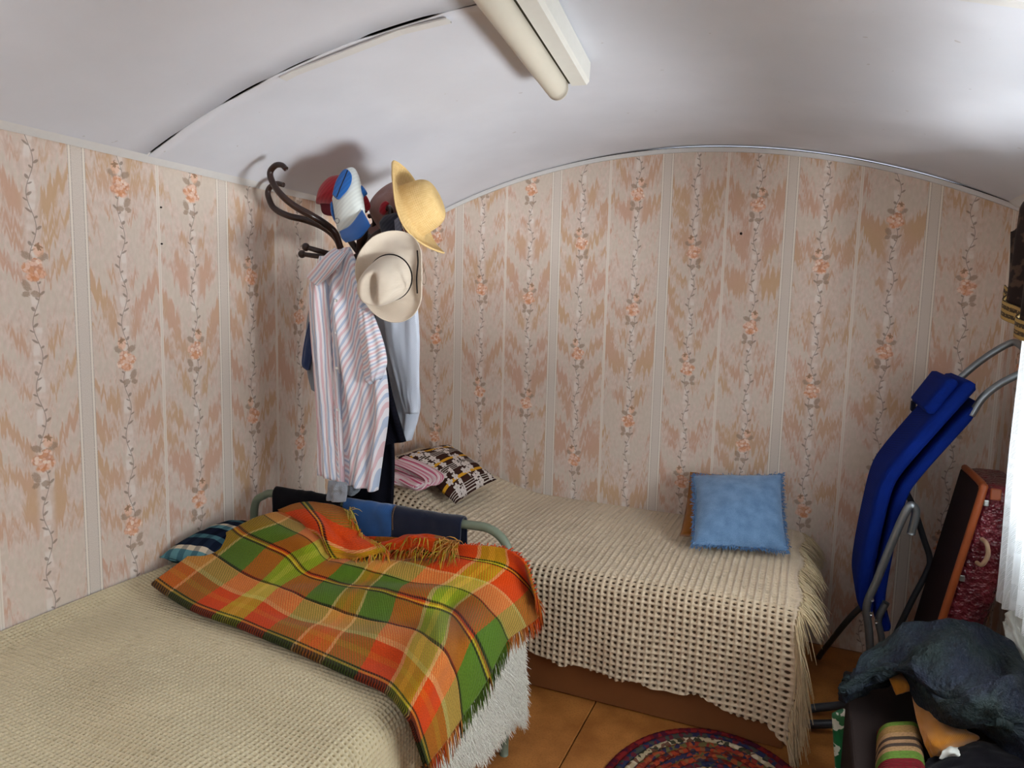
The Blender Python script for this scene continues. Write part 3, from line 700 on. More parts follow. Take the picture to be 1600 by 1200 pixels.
# ------------------------------------------------------------------ clothes on the stand
def hang(name, left, right, y, thick, m, parent=None, folds=(.012, 5, 0), rows_=60, seg=96, uvf=None, seed=1, hemwave=0., flare=1.):
    """a garment hanging free: a closed flattened tube between two outlines, with folds running down it"""
    lp = spline([PY(a, b, y) for a, b in left], rows_); rp = spline([PY(a, b, y) for a, b in right], rows_)
    th = np.linspace(0, 2*PI, seg, endpoint=False); P = np.zeros((rows_, seg, 3)); UV = np.zeros((rows_, seg, 2))
    t = np.linspace(0, 1, rows_)
    for i in range(rows_):
        c = (lp[i]+rp[i])/2; h = (rp[i]-lp[i])/2; s = np.cos(th)
        front = np.sin(th); dep = thick/2*min(1., .25+t[i]*4)*np.sign(front)*np.abs(front)**.6
        A_, n_, ph = folds; A_i = A_*sstep(0, .35, t[i])*flare
        f = A_i*(np.sin(s*n_*2.2+ph+1.1*np.sin(t[i]*3+ph))+.6*np.sin(s*n_*4.1+ph*2+t[i]*2))*np.abs(front)**.5
        f = f+.010*vnoise(s*3+8, np.full(seg, t[i]*6), seed)*np.abs(front)
        p = c+np.outer(s, h)
        p[:, 1] += -dep-f; P[i] = p
        if hemwave: P[i, :, 2] += hemwave*np.sin(s*4+1)*t[i]**4
        UV[i] = uvf(p, i, s) if uvf else np.stack([p[:, 0]+dep, p[:, 2]], 1)
    return grid(name, P[:, ::-1], m, parent, UV[:, ::-1], thick=.003, cv=True)
# pale blue shirt behind
m_pale = weave('pale_blue_cotton', rgb(214, 220, 232), rgb(200, 208, 224), 520, .06)
ps = empty('pale_blue_shirt', (.56, -1.02, 1.0), 'pale blue shirt hanging on the stand behind the cream hat, nearest the back wall', 'shirt')
hang('body', [(592, 415), (586, 470), (594, 540), (604, 600), (612, 640), (626, 690)], [(640, 415), (650, 470), (654, 530), (653, 590), (655, 640), (641, 688)], -.99, .03, m_pale, ps, (.005, 1.1, 2.2), seed=4)
hang('sleeve', [(596, 450), (604, 530), (618, 590), (632, 646)], [(648, 470), (652, 530), (654, 590), (654, 646)], -1.03, .025, m_pale, ps, (.004, 1.1, 2.0), rows_=40, seed=6)
# black coat / trousers
m_coat = weave('black_blue_wool', rgb(20, 20, 30), rgb(10, 10, 16), 380, .25, .95, .0)
bc = empty('black_jacket', (.5, -1.09, .75), 'black jacket hanging on the stand between the striped and the pale blue shirt', 'jacket')
hang('body', [(556, 430), (552, 520), (552, 640), (556, 700)], [(572, 430), (586, 500), (599, 550), (614, 620), (634, 690)], -1.160, .045, m_coat, bc, (.010, 3, .2), seed=8)
hang('lower_leg', [(545, 560), (540, 680), (536, 790)], [(600, 560), (614, 690), (612, 800)], -1.14, .04, m_coat, bc, (.010, 2.2, 1.), seed=9)
# grey and blue jacket on the far left
m_gry = weave('grey_cotton', rgb(150, 156, 164), rgb(120, 126, 136), 480, .08); m_slate = weave('slate_blue_cotton', rgb(62, 76, 112), rgb(40, 50, 80), 480)
gj = empty('grey_jacket', (.2, -1.15, 1.0), 'grey and slate blue jacket on the stand, its edge showing left of the striped shirt', 'jacket')
hang('body', [(486, 470), (480, 520), (482, 570), (491, 606)], [(520, 470), (526, 540), (526, 600), (522, 640)], -1.15, .05, m_gry, gj, (.008, 2, .4), seed=11)
tag(hang('blue_panel', [(483, 503), (475, 545), (473, 570), (481, 578)], [(494, 503), (490, 540), (484, 570), (483, 578)], -1.192, .015, m_slate, gj, (.002, 2, .4), rows_=30, seg=40, seed=12), 'slate blue edge panel')
hang('sleeve', [(514, 751), (513, 766), (512, 781)], [(541, 755), (541, 769), (538, 784)], -1.362, .022, m_gry, gj, (.004, 2, .4), rows_=40, seg=48, seed=13)
hang('second_sleeve', [(540, 740), (541, 762), (545, 772)], [(566, 740), (562, 764), (552, 774)], -1.20, .02, m_gry, gj, (.003, 2, .9), rows_=24, seg=40, seed=14)
# striped shirt in front
def stripe_mat():
    g = G('candy_striped_cotton', .9, .1); u, v, _ = g.xyz('uv'); g.b.inputs['Sheen Weight'].default_value = .2
    wob = (g.noise(g.vec, 14., 2.)-.5)*.008
    f = g.fr((u+wob)/.0215)
    c = g.ramp(f, [(0, rgb(232, 228, 234)), (.24, rgb(222, 190, 196)), (.50, rgb(234, 231, 236)), (.74, rgb(182, 194, 216)), (.98, rgb(232, 228, 234))])
    c = g.mix(g.sm(.62, .8, g.noise(g.vec, 7., 1.))*.4, c, rgb(196, 206, 226))
    g.bump(g.noise(g.vec, 260., 2.), .0005, .4); return g.out(c)
m_cand = stripe_mat()
ss = empty('striped_shirt', (.36, -1.27, .75), 'pink, blue and white striped shirt hanging in front on the coat stand', 'shirt')
YS = -1.265
vA, vB = PY(508, 500, YS), PY(552, 735, YS)
def uv_body(p, i, s):
    xv = vA[0]+(p[:, 2]-vA[2])/(vB[2]-vA[2])*(vB[0]-vA[0]); d = p[:, 0]-xv; z = p[:, 2]
    q = -.46*z+np.maximum(d, 0)*.89+np.maximum(-d, 0)*.86
    lowz = np.clip((vB[2]+.30-z)/.25, 0, 1); right = np.clip((p[:, 0]-.44)/.03, 0, 1)
    return np.stack([q, z], 1)
hang('body', [(528, 392), (508, 432), (506, 500), (512, 580), (522, 660), (528, 735), (532, 752)], [(546, 386), (562, 430), (582, 500), (600, 570), (606, 640), (597, 710), (588, 764)], YS, .075, m_cand, ss, (.014, 3.2, .7), 90, 140, uv_body, 15, .006)
def uv_front(p, i, s): return np.stack([p[:, 0]*1.0+.08*p[:, 2], p[:, 2]], 1)
hang('front_panel', [(500, 400), (486, 450), (488, 520), (494, 590), (499, 670), (500, 740)], [(518, 400), (514, 450), (518, 520), (522, 590), (526, 670), (532, 750)], YS-.03, .045, m_cand, ss, (.006, 2, .3), 80, 90, uv_front, 16)
def uv_sl(p, i, s): return np.stack([-.8*p[:, 2]+.55*p[:, 0], p[:, 2]], 1)
hang('sleeve', [(560, 480), (566, 540), (572, 590), (580, 600)], [(582, 488), (598, 540), (602, 566), (594, 592)], YS-.045, .035, m_cand, ss, (.004, 2, .2), 40, 60, uv_sl, 17)
cl = net(np.array([[PY(524, 388, YS-.02), PY(512, 396, YS-.05), PY(497, 412, YS-.06), PY(479, 433, YS-.06)], [PY(534, 394, YS-.04), PY(520, 408, YS-.065), PY(508, 424, YS-.07), PY(492, 444, YS-.07)], [PY(545, 392, YS-.02), PY(530, 414, YS-.055), PY(516, 430, YS-.06), PY(496, 446, YS-.06)]]), 16, 30)
uvc = np.stack(np.meshgrid(np.linspace(0, .07, 16), np.linspace(0, .2, 30), indexing='ij'), 2); grid('collar', cl, m_cand, ss, uvc, thick=.006)
m_btn = plain('pearl_button', rgb(226, 224, 220), .3, .5)
for (a, b) in ((527, 470), (528, 520), (529, 575), (530, 640)):
    c = PY(a-2, b, YS-.06); tube('button', [c, c+view(0, 0, .003)], .0055, m_btn, ss, 10)
bar = hang('placket', [(521, 420), (522, 520), (524, 600), (528, 690), (532, 756)], [(528, 420), (530, 520), (531, 600), (535, 690), (537, 756)], YS-.035, .02, m_cand, ss, (.001, 2, .3), 60, 30, uv_front, 18)

# ------------------------------------------------------------------ hats on the stand
def frame(axis, up=(0, 0, 1)):
    a = np.asarray(axis, float); a /= np.linalg.norm(a); u = np.asarray(up, float); u = u-a*(u@a); u /= np.linalg.norm(u); return np.stack([np.cross(u, a), u, a], 1)
def lathe_hat(prof, c, axis, up, deform=None, n=64):
    """profile of (radius, height) turned about the hat's axis, then bent; local x right, y up, z along the crown"""
    pr_ = spline(prof, 70); th = np.linspace(0, 2*PI, n, endpoint=False)
    P = np.stack([np.outer(pr_[:, 0], np.cos(th)), np.outer(pr_[:, 0], np.sin(th)), np.repeat(pr_[:, 1][:, None], n, 1)], 2)
    if deform: P = deform(P, pr_)
    return P@frame(axis, up).T+np.asarray(c)
def straw_mat():
    g = G('plaited_straw', .75, .25); u, v, _ = g.xyz('uv')
    f = g.sin(v*900)*.5+.5; h = g.sin(u*420)*.5+.5; n = g.noise(g.vec, 40., 3.)
    c = g.mix(n, rgb(204, 166, 104), rgb(230, 202, 148)); c = g.mix(f*h*.4, c, rgb(180, 140, 78)); g.bump(f*.6+h*.4, .0015, .8); return g.out(c)
def hat_uv(P):
    n, k = P.shape[:2]; return np.stack(np.meshgrid(np.linspace(0, .4, n), np.linspace(0, 1., k), indexing='ij')[::-1], 2)
hy = -1.05
# straw hat
sh = empty('straw_hat', PY(645, 330, -1.2), 'yellow straw hat hanging on edge, crown to the right, at the top of the stand', 'hat')
def dstraw(P, p):
    r = np.hypot(P[..., 0], P[..., 1]); k = sstep(.085, .175, r); P = P.copy()
    P[..., 2] += k*(.030*(P[..., 1]/.17)**2*np.sign(1)+.012*np.sin(np.arctan2(P[..., 1], P[..., 0])*3)); P[..., 0] *= .86; return P
Ps = lathe_hat([(.001, .105), (.03, .108), (.062, .100), (.080, .075), (.088, .03), (.092, .004), (.11, -.004), (.14, -.004), (.172, .004)], PY(642, 331, -1.15), view(.86, .36, .22), (0, 0, 1), dstraw)
m_straw = straw_mat(); grid('straw_body', Ps, m_straw, sh, hat_uv(Ps), thick=.004, cv=True)
tube('brim_edge', np.concatenate([Ps[-1], Ps[-1][:1]]), .0035, m_straw, sh, 6)
# cream cloth hat
m_cream = weave('cream_canvas', rgb(216, 203, 187), rgb(200, 185, 166), 460, .06)
ch = empty('cream_hat', PY(608, 440, -1.345), 'cream canvas sun hat with a black cord hanging in front of the pale blue shirt', 'hat')
def dcream(P, p):
    P = P.copy(); r = np.hypot(P[..., 0], P[..., 1]); th = np.arctan2(P[..., 1], P[..., 0]); k = sstep(.07, .15, r)
    P[..., 2] += k*(.050*np.cos(2*th+.3)*-1*-.6+.012*np.sin(3*th+1)-.02); P[..., 0] *= 1-.22*k
    top = sstep(.03, .0, np.abs(P[..., 0]+.004))*sstep(.065, .02, r); P[..., 2] -= .035*top*(P[..., 2] > .03)
    P[..., 0] += -.02*(P[..., 2] > 0)*P[..., 2]/.1; P[..., 1] += -.040*np.clip(P[..., 2], 0, 1)/.1
    return P
Pc = lathe_hat([(.001, .116), (.030, .117), (.050, .106), (.062, .070), (.069, .02), (.070, .0), (.085, -.004), (.112, .0), (.145, .010)], PY(612, 432, -1.345), view(-.18, -.12, 1.), (0, 0, 1), dcream)
grid('canvas_body', Pc, m_cream, ch, hat_uv(Pc), thick=.003, cv=True)
m_cord = plain('black_cord', rgb(24, 20, 20), .8, .1)
ring = Pc[38]; cen = ring.mean(0); ring = cen+(ring-cen)*1.03; tube('hat_band', np.concatenate([ring, ring[:1]]), .0028, m_cord, ch, 8)
tube('chin_cord', [PY(652, 392, -1.33), PY(653, 410, -1.40), PY(651, 435, -1.41), PY(652, 458, -1.38)], .0022, m_cord, ch, 8, 20)
m_cord2 = plain('beige_cord', rgb(150, 130, 112), .8, .1)
lp = [PY(656, 395, -1.15), PY(660, 410, -1.15), PY(663, 422, -1.15), PY(666, 436, -1.15), PY(664, 444, -1.15), PY(660, 442, -1.15), PY(660, 432, -1.15), PY(663, 420, -1.15)]
tube('toggle_loop', lp, .0014, m_cord2, ch, 6, 40)
tube('brim_edge', np.concatenate([Pc[-1], Pc[-1][:1]]), .0025, m_cream, ch, 6)
def inflate(name, outline, y, thick, mats, parent=None, mi=None, rings=14, tilt=(0, 0), sub=60, power=.5):
    """a soft closed shape: outline points standing at y, bulging towards and away from the room"""
    o = spline(list(outline)+[outline[0]], sub+1)[:-1]; pts = np.array([PY(a, b, y+tilt[0]*(b-outline[0][1])+tilt[1]*(a-outline[0][0])) for a, b in o])
    c = pts.mean(0); n = view(0, 0, 1.); vs = []; fs = []; px = []; oc = o.mean(0)
    rs = np.linspace(1, 0, rings, endpoint=False)
    for sgn in (1, -1):
        for r in rs:
            vs.append(c+(pts-c)*r+n*sgn*thick/2*max(0, 1-r**2)**power); px.append(oc+(o-oc)*r)
        vs.append((c+n*sgn*thick/2)[None]); px.append(oc[None])
    V_ = np.concatenate(vs); PXL = np.concatenate(px); half = rings*sub+1
    for k, b in enumerate((0, half)):
        for i in range(rings-1):
            for j in range(sub):
                q = (b+i*sub+j, b+i*sub+(j+1) % sub, b+(i+1)*sub+(j+1) % sub, b+(i+1)*sub+j); fs.append(q if k else q[::-1])
        for j in range(sub): q = (b+(rings-1)*sub+j, b+(rings-1)*sub+(j+1) % sub, b+half-1); fs.append(q if k else q[::-1])
    idx = [mi(*PXL[list(f)].mean(0)) for f in fs] if mi else None
    obj = mesh(name, V_, fs, mats, parent, True, PXL/1000., idx); 
    w = obj.modifiers.new('weld', 'WELD'); w.merge_threshold = .0004; return obj
m_blue = weave('cap_blue_cotton', rgb(44, 108, 186), rgb(30, 84, 156), 460, .08); m_whitec = weave('cap_white_cotton', rgb(226, 232, 228), rgb(206, 212, 210), 460, .04)
m_redc = weave('red_cotton', rgb(176, 44, 54), rgb(140, 28, 40), 460, .1); m_mauve = weave('dusty_pink_felt', rgb(168, 130, 122), rgb(140, 104, 98), 300, .08); m_dgry = weave('charcoal_cotton', rgb(58, 58, 70), rgb(34, 34, 44), 460)
# blue and white cap, side on, its opening towards the room
bw = empty('blue_white_cap', PY(550, 372, -1.22), 'blue and white peaked cap hanging upright on the coat stand above the striped shirt', 'cap')
inflate('white_crown', [(519, 312), (524, 292), (533, 272), (544, 262), (555, 264), (563, 282), (568, 310), (570, 338), (560, 352), (546, 360), (531, 366), (524, 345)], -1.22, .085, m_whitec, bw, tilt=(-.0003, 0))
tag(inflate('blue_opening', [(519, 304), (524, 285), (533, 269), (541, 264), (549, 272), (549, 285), (543, 297), (535, 306), (528, 312)], -1.262, .012, m_blue, bw, power=.8), 'blue lining of the folded opening')
tag(tube('opening_slit', [PY(526, 308, -1.275), PY(533, 290, -1.28), PY(539, 276, -1.278), PY(543, 266, -1.27)], .002, m_nvy, bw, 6, 14), 'dark slit')
pk = net(np.array([[PY(531, 362, -1.245), PY(548, 352, -1.275), PY(566, 328, -1.25)], [PY(534, 372, -1.27), PY(556, 364, -1.31), PY(574, 342, -1.27)], [PY(541, 379, -1.28), PY(562, 372, -1.325), PY(579, 353, -1.28)]]), 18, 24)
tag(grid('peak', pk, m_blue, bw, np.stack(np.meshgrid(np.linspace(0, .06, 18), np.linspace(0, .12, 24), indexing='ij'), 2), thick=.004), 'blue peak')
tag(inflate('blue_side', [(562, 289), (567, 291), (574, 302), (570, 306), (564, 311)], -1.21, .03, m_blue, bw), 'blue side panel')
tag(inflate('left_edge', [(516, 318), (519, 316), (524, 345), (527, 352), (522, 345), (517, 332)], -1.235, .02, m_blue, bw), 'blue edge')
m_steel = plain('bright_steel', rgb(170, 172, 172), .3, .5, .9)
tube('buckle', [PY(527+5*math.cos(t)*.6, 345+4*math.sin(t), -1.285) for t in np.linspace(0, 2*PI, 17)], .0016, m_steel, bw, 6)
# red cap behind it on the left
rc = empty('red_hat', PY(520, 320, -1.08), 'rounded red cap behind the blue and white cap on the stand', 'cap')
inflate('crown', [(494, 318), (498, 300), (508, 285), (522, 276), (545, 276), (566, 290), (572, 312), (560, 322), (530, 322), (510, 322)], -1.08, .14, m_redc, rc)
tag(inflate('peak', [(500, 318), (530, 319), (560, 320), (575, 330), (560, 336), (525, 338), (505, 334)], -1.10, .02, plain('dark_red_lining', rgb(92, 24, 34)), rc), 'dark red underside')
inflate('back_strap', [(566, 300), (574, 308), (579, 322), (574, 330), (566, 320)], -1.15, .02, m_redc, rc)
# dusty pink hat behind the straw one
dp = empty('pink_hat', PY(605, 330, -.93), 'dusty pink felt hat hanging behind the straw hat', 'hat')
Pd = lathe_hat([(.001, .11), (.04, .112), (.078, .10), (.092, .06), (.098, .0), (.115, -.006), (.150, -.004), (.178, .0)], PY(626, 338, -.93), view(-.48, .62, .62), (0, 0, 1), lambda P, p: P*np.array([.84, 1, 1])+np.stack([0*P[..., 0], 0*P[..., 0], .015*np.sin(2*np.arctan2(P[..., 1], P[..., 0]))*sstep(.1, .18, np.hypot(P[..., 0], P[..., 1]))], 2))
grid('felt_body', Pd, m_mauve, dp, hat_uv(Pd), thick=.004, cv=True)
# dark cap with a grey panel and a red one below the pink hat
dk = empty('charcoal_cap', PY(615, 360, -1.08), 'charcoal and grey cap wedged between the cream hat and the straw hat', 'cap')
inflate('crown', [(592, 348), (600, 338), (612, 334), (624, 334), (634, 350), (632, 372), (612, 374), (598, 368)], -1.12, .07, m_dgry, dk)
tag(inflate('grey_panel', [(616, 344), (624, 340), (629, 356), (628, 370), (619, 370)], -1.16, .02, weave('light_grey_cotton', rgb(128, 130, 146), rgb(100, 102, 118), 460), dk), 'pale grey panel')
r2 = empty('red_bag', PY(640, 380, -1.12), 'small red pouch showing under the straw hat brim', 'pouch')
inflate('pouch', [(626, 352), (636, 362), (648, 378), (644, 384), (632, 378), (628, 368)], -1.13, .04, m_redc, r2)
tube('drawstring', [PY(628, 352, -1.17), PY(634, 364, -1.175), PY(645, 376, -1.17)], .0016, plain('white_cord', rgb(210, 206, 200)), r2, 6, 12)
r3 = inflate('red_ball', [(592, 327), (596, 318), (603, 314), (608, 318), (606, 328), (600, 336), (593, 333)], -1.10, .03, m_redc, None)
tag(r3, 'small red knob of cloth under the dusty pink hat', 'cloth')

# ------------------------------------------------------------------ things on the right bed
def brown_floral():
    g = G('brown_floral_print', .9, .1); u, v, _ = g.xyz('uv')
    c = g.mix(.0, rgb(58, 34, 28), rgb(58, 34, 28)); f = g.fr(v*3.15+.42)
    yel = g.band(f, .0, .13); wl = 0.
    for k in range(4): wl = g.mx(wl, g.band(f, .46+k*.085, .485+k*.085))
    c = g.mix(wl, c, rgb(206, 196, 186)); c = g.mix(yel, c, rgb(214, 156, 44))
    cu_ = g.fr(u*2.6+.05); lane = g.lt(g.ab(cu_-.5+g.sin(v*9.)*.06), .24)
    d, vc, p = g.vor(g.cmb(u*9.5, v*9.5, 0.), 1., .55)
    sx = g.n('ShaderNodeSeparateXYZ'); g.t.links.new(p.k, sx.inputs[0]); px_, py_ = V(g, sx.outputs[0]), V(g, sx.outputs[1])
    lx, ly = u*9.5-px_, v*9.5-py_; an = g.m('ARCTAN2', ly, lx); r = g.sqrt(lx*lx+ly*ly)
    pet = g.lt(r, g.ab(g.cos(an*2.5))*.24+.27)
    lane2 = g.lt(g.ab(g.fr(px_/9.5*2.6+.05)-.5), .28)
    fl_ = pet*lane2
    c = g.mix(fl_, c, rgb(214, 202, 196)); c = g.mix(fl_*g.lt(r, .07), c, rgb(170, 158, 150))
    c = g.mix(fl_*g.sm(.55, .7, g.noise(g.vec, 60., 2.))*.3, c, rgb(160, 146, 140)); return g.out(c)
cz_ = [PZ(712, 786, .60), PZ(776, 749, .625), PZ(700, 696, .735), PZ(618, 713, .745)]
cu1, F1, B1, _l = cushion('floral_cushion', cz_, .13, brown_floral(), None, 44, .05, .008, 41, .4)
tag(cu1, 'dark brown cushion with white flowers and yellow stripes on the divan', 'cushion')
# folded pink and white cloth
pt = empty('folded_towel', PZ(640, 750, .66), 'pink and white folded towel beside the brown floral cushion', 'towel')
m_pink0 = weave('pink_terry', rgb(190, 84, 116), rgb(150, 56, 90), 300); m_wht = weave('white_terry', rgb(222, 204, 204), rgb(196, 176, 178), 300)
gt2 = G('pink_white_stripe_terry', .95, .05); u, v, _ = gt2.xyz('uv'); fz_ = gt2.noise(gt2.cmb(u*60, v*6, 0.), 1., 3.)
m_pink = gt2.out(gt2.mix(gt2.sm(.42, .62, fz_+gt2.band(gt2.fr(u*26.), .0, .35)*.16), rgb(196, 84, 118), rgb(226, 206, 208))); gt2.bump(gt2.noise(gt2.vec, 300., 2.), .002, .6)
for i, (m_, o_, nm) in enumerate(((m_pink, 0., 'pink_fold'), (m_wht, .012, 'white_fold'), (m_pink, .022, 'inner_fold'))):
    pr_ = []
    A0, A1 = PZ(606, 722+i*4, .735-o_), PZ(660-i*4, 748+i*1.5, .69-o_)
    B0, B1_ = PZ(606, 752-i*5, .675+o_*.6), PZ(652-i*5, 765-i*2, .66+o_*.6)
    path = spline([A0, A0*.5+A1*.5+np.array([0, 0, .006]), A1, (A1+B1_)/2+np.array([.022-o_*.6, 0, -.002]), B1_, B0*.5+B1_*.5, B0], 50)
    w = np.linspace(0, 1, 14)[:, None, None]; S_ = path[None]+w*np.array([.04, .10, .010])
    S_ = S_+np.array([0, 0, 1.])*(.004*np.sin(w*9+np.linspace(0, 5, 50)[None, :, None]))
    tag(grid(nm, S_, m_, pt, np.stack(np.meshgrid(np.linspace(0, .16, 14), np.linspace(0, .3, 50), indexing='ij'), 2), thick=.006), None)
# mustard cushion against the wall, blue one in front of it
m_must = weave('mustard_brown_velvet', rgb(150, 92, 26), rgb(112, 64, 18), 360)
cz2 = [PZ(1062, 838, .548), PZ(1200, 846, .548), PY(1192, 744, -.045), PY(1078, 738, -.045)]
cm, F2, B2, l2_ = cushion('mustard_cushion', cz2, .07, m_must, None, 36, .04, .006, 43, .5)
tag(cm, 'mustard brown cushion leaning on the back wall behind the light blue one', 'cushion')
gb = G('light_blue_velour', .95, .05); u, v, _ = gb.xyz('uv'); gb.b.inputs['Sheen Weight'].default_value = .35
nb1 = gb.noise(gb.vec, 8., 4.); nb2 = gb.noise(gb.vec, 110., 2.); gb.bump(nb2, .002, .7)
m_lblue = gb.out(gb.mix(gb.sm(.3, .7, nb1*.6+nb2*.4), rgb(94, 128, 166), rgb(122, 156, 194)))
bt = empty('blue_cushion', PY(1155, 855, -.42), 'light blue square cushion with frayed edges on the divan by the back wall', 'cushion')
cz3 = [PZ(1082, 853, .546), PZ(1231, 862, .546), PY(1222, 742, -.20), PY(1083, 743, -.20)]
c3, F3, B3, l3 = cushion('cover', cz3, .13, m_lblue, bt, 44, .055, .006, 45, .25)
# soft welt just inside the edge
VV3 = F3.reshape(-1, 3); cen = VV3.mean(0); roots, dirs = [], []
m_fray = plain('blue_fray', rgb(104, 144, 190), .95, .05, var=.3, scale=200)
for k in l3:
    for q in range(7):
        roots.append(VV3[k]+RNG.normal(0, .004, 3)); d = VV3[k]-cen; d /= np.linalg.norm(d); dirs.append(d+RNG.normal(0, .4, 3)+np.array([0, -.25, 0]))
strands('frayed_edge', roots, dirs, .012, .0017, m_fray, bt, .2, 2, .6)

# ------------------------------------------------------------------ folded lounger leaning in the right corner
m_lblue2 = weave('royal_blue_canvas', rgb(10, 40, 130), rgb(6, 26, 92), 420, .1, .9, .0); m_alu = plain('dull_aluminium', rgb(128, 134, 138), .35, .5, .75, var=.1)
fl_ = empty('folding_lounger', (2.25, -.3, 0), 'folded sun lounger with royal blue pads and grey tubes in the right corner', 'lounger')
def pad(name, prof, ya, yb, th):
    p = spline(prof, 60); T = np.gradient(p, axis=0); T /= np.linalg.norm(T, axis=1)[:, None]; N = np.stack([T[:, 1], -T[:, 0]], 1); k = 28
    a = np.linspace(0, 2*PI, k*2, endpoint=False); P = np.zeros((60, k*2, 3))
    for i in range(60):
        e = min(1, .45+min(i, 59-i)/6.)
        cx_ = np.sign(np.cos(a))*np.abs(np.cos(a))**.25; sx_ = np.sign(np.sin(a))*np.abs(np.sin(a))**.5
        y = (ya+yb)/2+(yb-ya)/2*cx_; o = th/2*e*sx_
        P[i] = np.stack([p[i, 0]+N[i, 0]*o, y, p[i, 1]+N[i, 1]*o], 1)
    uv = np.stack(np.meshgrid(np.linspace(0, 1, 60), np.linspace(0, .8, 2*k), indexing='ij'), 2)
    g_ = grid(name, P, m_lblue2, fl_, uv, cv=True)
    for r in (0, 59): pass
    return g_
PR1 = [(2.463, 1.235), (2.440, 1.20), (2.36, 1.075), (2.27, .93), (2.235, .85), (2.215, .72), (2.198, .55), (2.195, .44), (2.215, .36)]
pad('front_pad', PR1, -.50, -.13, .055)
pad('rear_pad', [(x+.052, z-.035) for x, z in PR1[1:]]+[(2.275, .34)], -.48, -.15, .045)
hp = [(2.440, 1.225), (2.405, 1.165), (2.37, 1.105)]
pp = pad('head_pillow', [(x-.028, z+.016) for x, z in hp], -.49, -.14, .05)
m_strap = plain('strap', rgb(18, 24, 50)); box('strap_end', (2.330, -.175, 1.085), (2.345, -.135, 1.125), m_strap, fl_)
tube('top_loop', [(2.47, -.47, 1.12), (2.50, -.47, 1.185), (2.545, -.47, 1.235), (2.60, -.47, 1.275), (2.628, -.45, 1.300), (2.633, -.38, 1.335), (2.630, -.28, 1.362), (2.612, -.245, 1.365), (2.56, -.235, 1.325), (2.50, -.235, 1.265), (2.44, -.235, 1.19)], .0125, m_alu, fl_, 12, 90)
tube('leg_bar', [(2.318, -.53, .70), (2.326, -.535, .77), (2.318, -.54, .80), (2.298, -.545, .79), (2.26, -.545, .66), (2.225, -.545, .52), (2.20, -.545, .42), (2.215, -.545, .32), (2.24, -.545, .12), (2.25, -.545, .015)], .0135, m_alu, fl_, 12, 80)
tube('side_bar', [(2.265, -.50, .43), (2.245, -.50, .36), (2.262, -.5, .28), (2.275, -.5, .10)], .012, m_alu, fl_, 10, 30)
tube('rear_leg', [(2.21, -.50, .43), (2.15, -.42, .30), (2.085, -.20, .06), (2.075, -.16, .015)], .011, plain('dark_tube', rgb(52, 54, 58), .5, .4), fl_, 10, 30)
m_dtube = bpy.data.materials['dark_tube']
tube('rear_loop', [(2.33, -.25, .78), (2.36, -.24, .72), (2.405, -.22, .60), (2.43, -.22, .53), (2.425, -.23, .48), (2.38, -.25, .36), (2.32, -.27, .18)], .011, m_dtube, fl_, 10, 40)
tube('foot_bar', [(2.20, -.62, .10), (2.13, -.60, .055), (2.05, -.62, .035), (2.005, -.66, .03), (2.0, -.70, .028), (2.03, -.72, .028), (2.12, -.70, .04)], .0145, m_dtube, fl_, 12, 50)
for (x, z) in ((2.214, .452), (2.214, .40), (2.232, .375)): tube('rivet', [(x, -.556, z), (x, -.563, z)], .006, m_steel, fl_, 8)

# ------------------------------------------------------------------ maroon suitcase behind it
gm = G('maroon_mock_croc', .22, .6); gm.xyz('obj'); d, vc, _ = gm.vor(gm.vec, 46.); d2, vc2, _ = gm.vor(gm.vec, 130.)
gm.bump(d*1.0+d2*.4, .008, 1.); m_croc = gm.out(gm.mix(gm.sm(.3, .7, gm.noise(gm.vec, 9., 3.)), rgb(70, 18, 30), rgb(112, 34, 46)))
m_lid = plain('dark_fibreboard', rgb(44, 30, 30), .75, .15); m_edge = plain('tan_leather_edge', rgb(150, 74, 36), .45, .4, var=.2, scale=20)
sc = empty('suitcase', (2.46, -.45, 0), 'old maroon suitcase with a tan edge strip standing on end by the window curtain', 'suitcase')
def slanted(name, x0, x1, y0, y1, z0, z1, lean, m, bev):
    v = np.array([[x+lean*z, y, z] for x in (x0, x1) for y in (y0, y1) for z in (z0, z1)]); o = mesh(name, v, [[0, 1, 3, 2], [4, 6, 7, 5], [0, 4, 5, 1], [2, 3, 7, 6], [0, 2, 6, 4], [1, 5, 7, 3]], m, sc, False)
    b = o.modifiers.new('bevel', 'BEVEL'); b.width = bev; b.segments = 3; return o
LN = .172
slanted('case_body', 2.345, 2.47, -.62, -.29, .012, .915, LN, m_croc, .03)
slanted('lid', 2.332, 2.346, -.615, -.295, .018, .905, LN, m_lid, .01)
e_ = [(2.340+LN*z, y, z) for y, z in ((-.32, .912), (-.42, .914), (-.58, .914), (-.612, .905), (-.622, .875), (-.622, .5), (-.622, .03))]
tube('edge_strip', e_, .012, m_edge, sc, 10, 120)
hd = [(2.385+LN*.70, -.625, .74), (2.392+LN*.70, -.655, .735), (2.40+LN*.68, -.662, .70), (2.392+LN*.66, -.655, .665), (2.384+LN*.66, -.625, .66)]
tube('handle', hd, .007, plain('cream_plastic', rgb(170, 140, 112), .4, .4), sc, 8, 30)
for z in (.86, .60, .40):
    box('latch', (2.352+LN*z, -.626, z-.010), (2.366+LN*z, -.619, z+.010), m_steel, sc, .002)
for z in (.89,): box('corner_guard', (2.362+LN*z, -.626, z-.018), (2.392+LN*z, -.617, z+.02), m_edge, sc, .004)

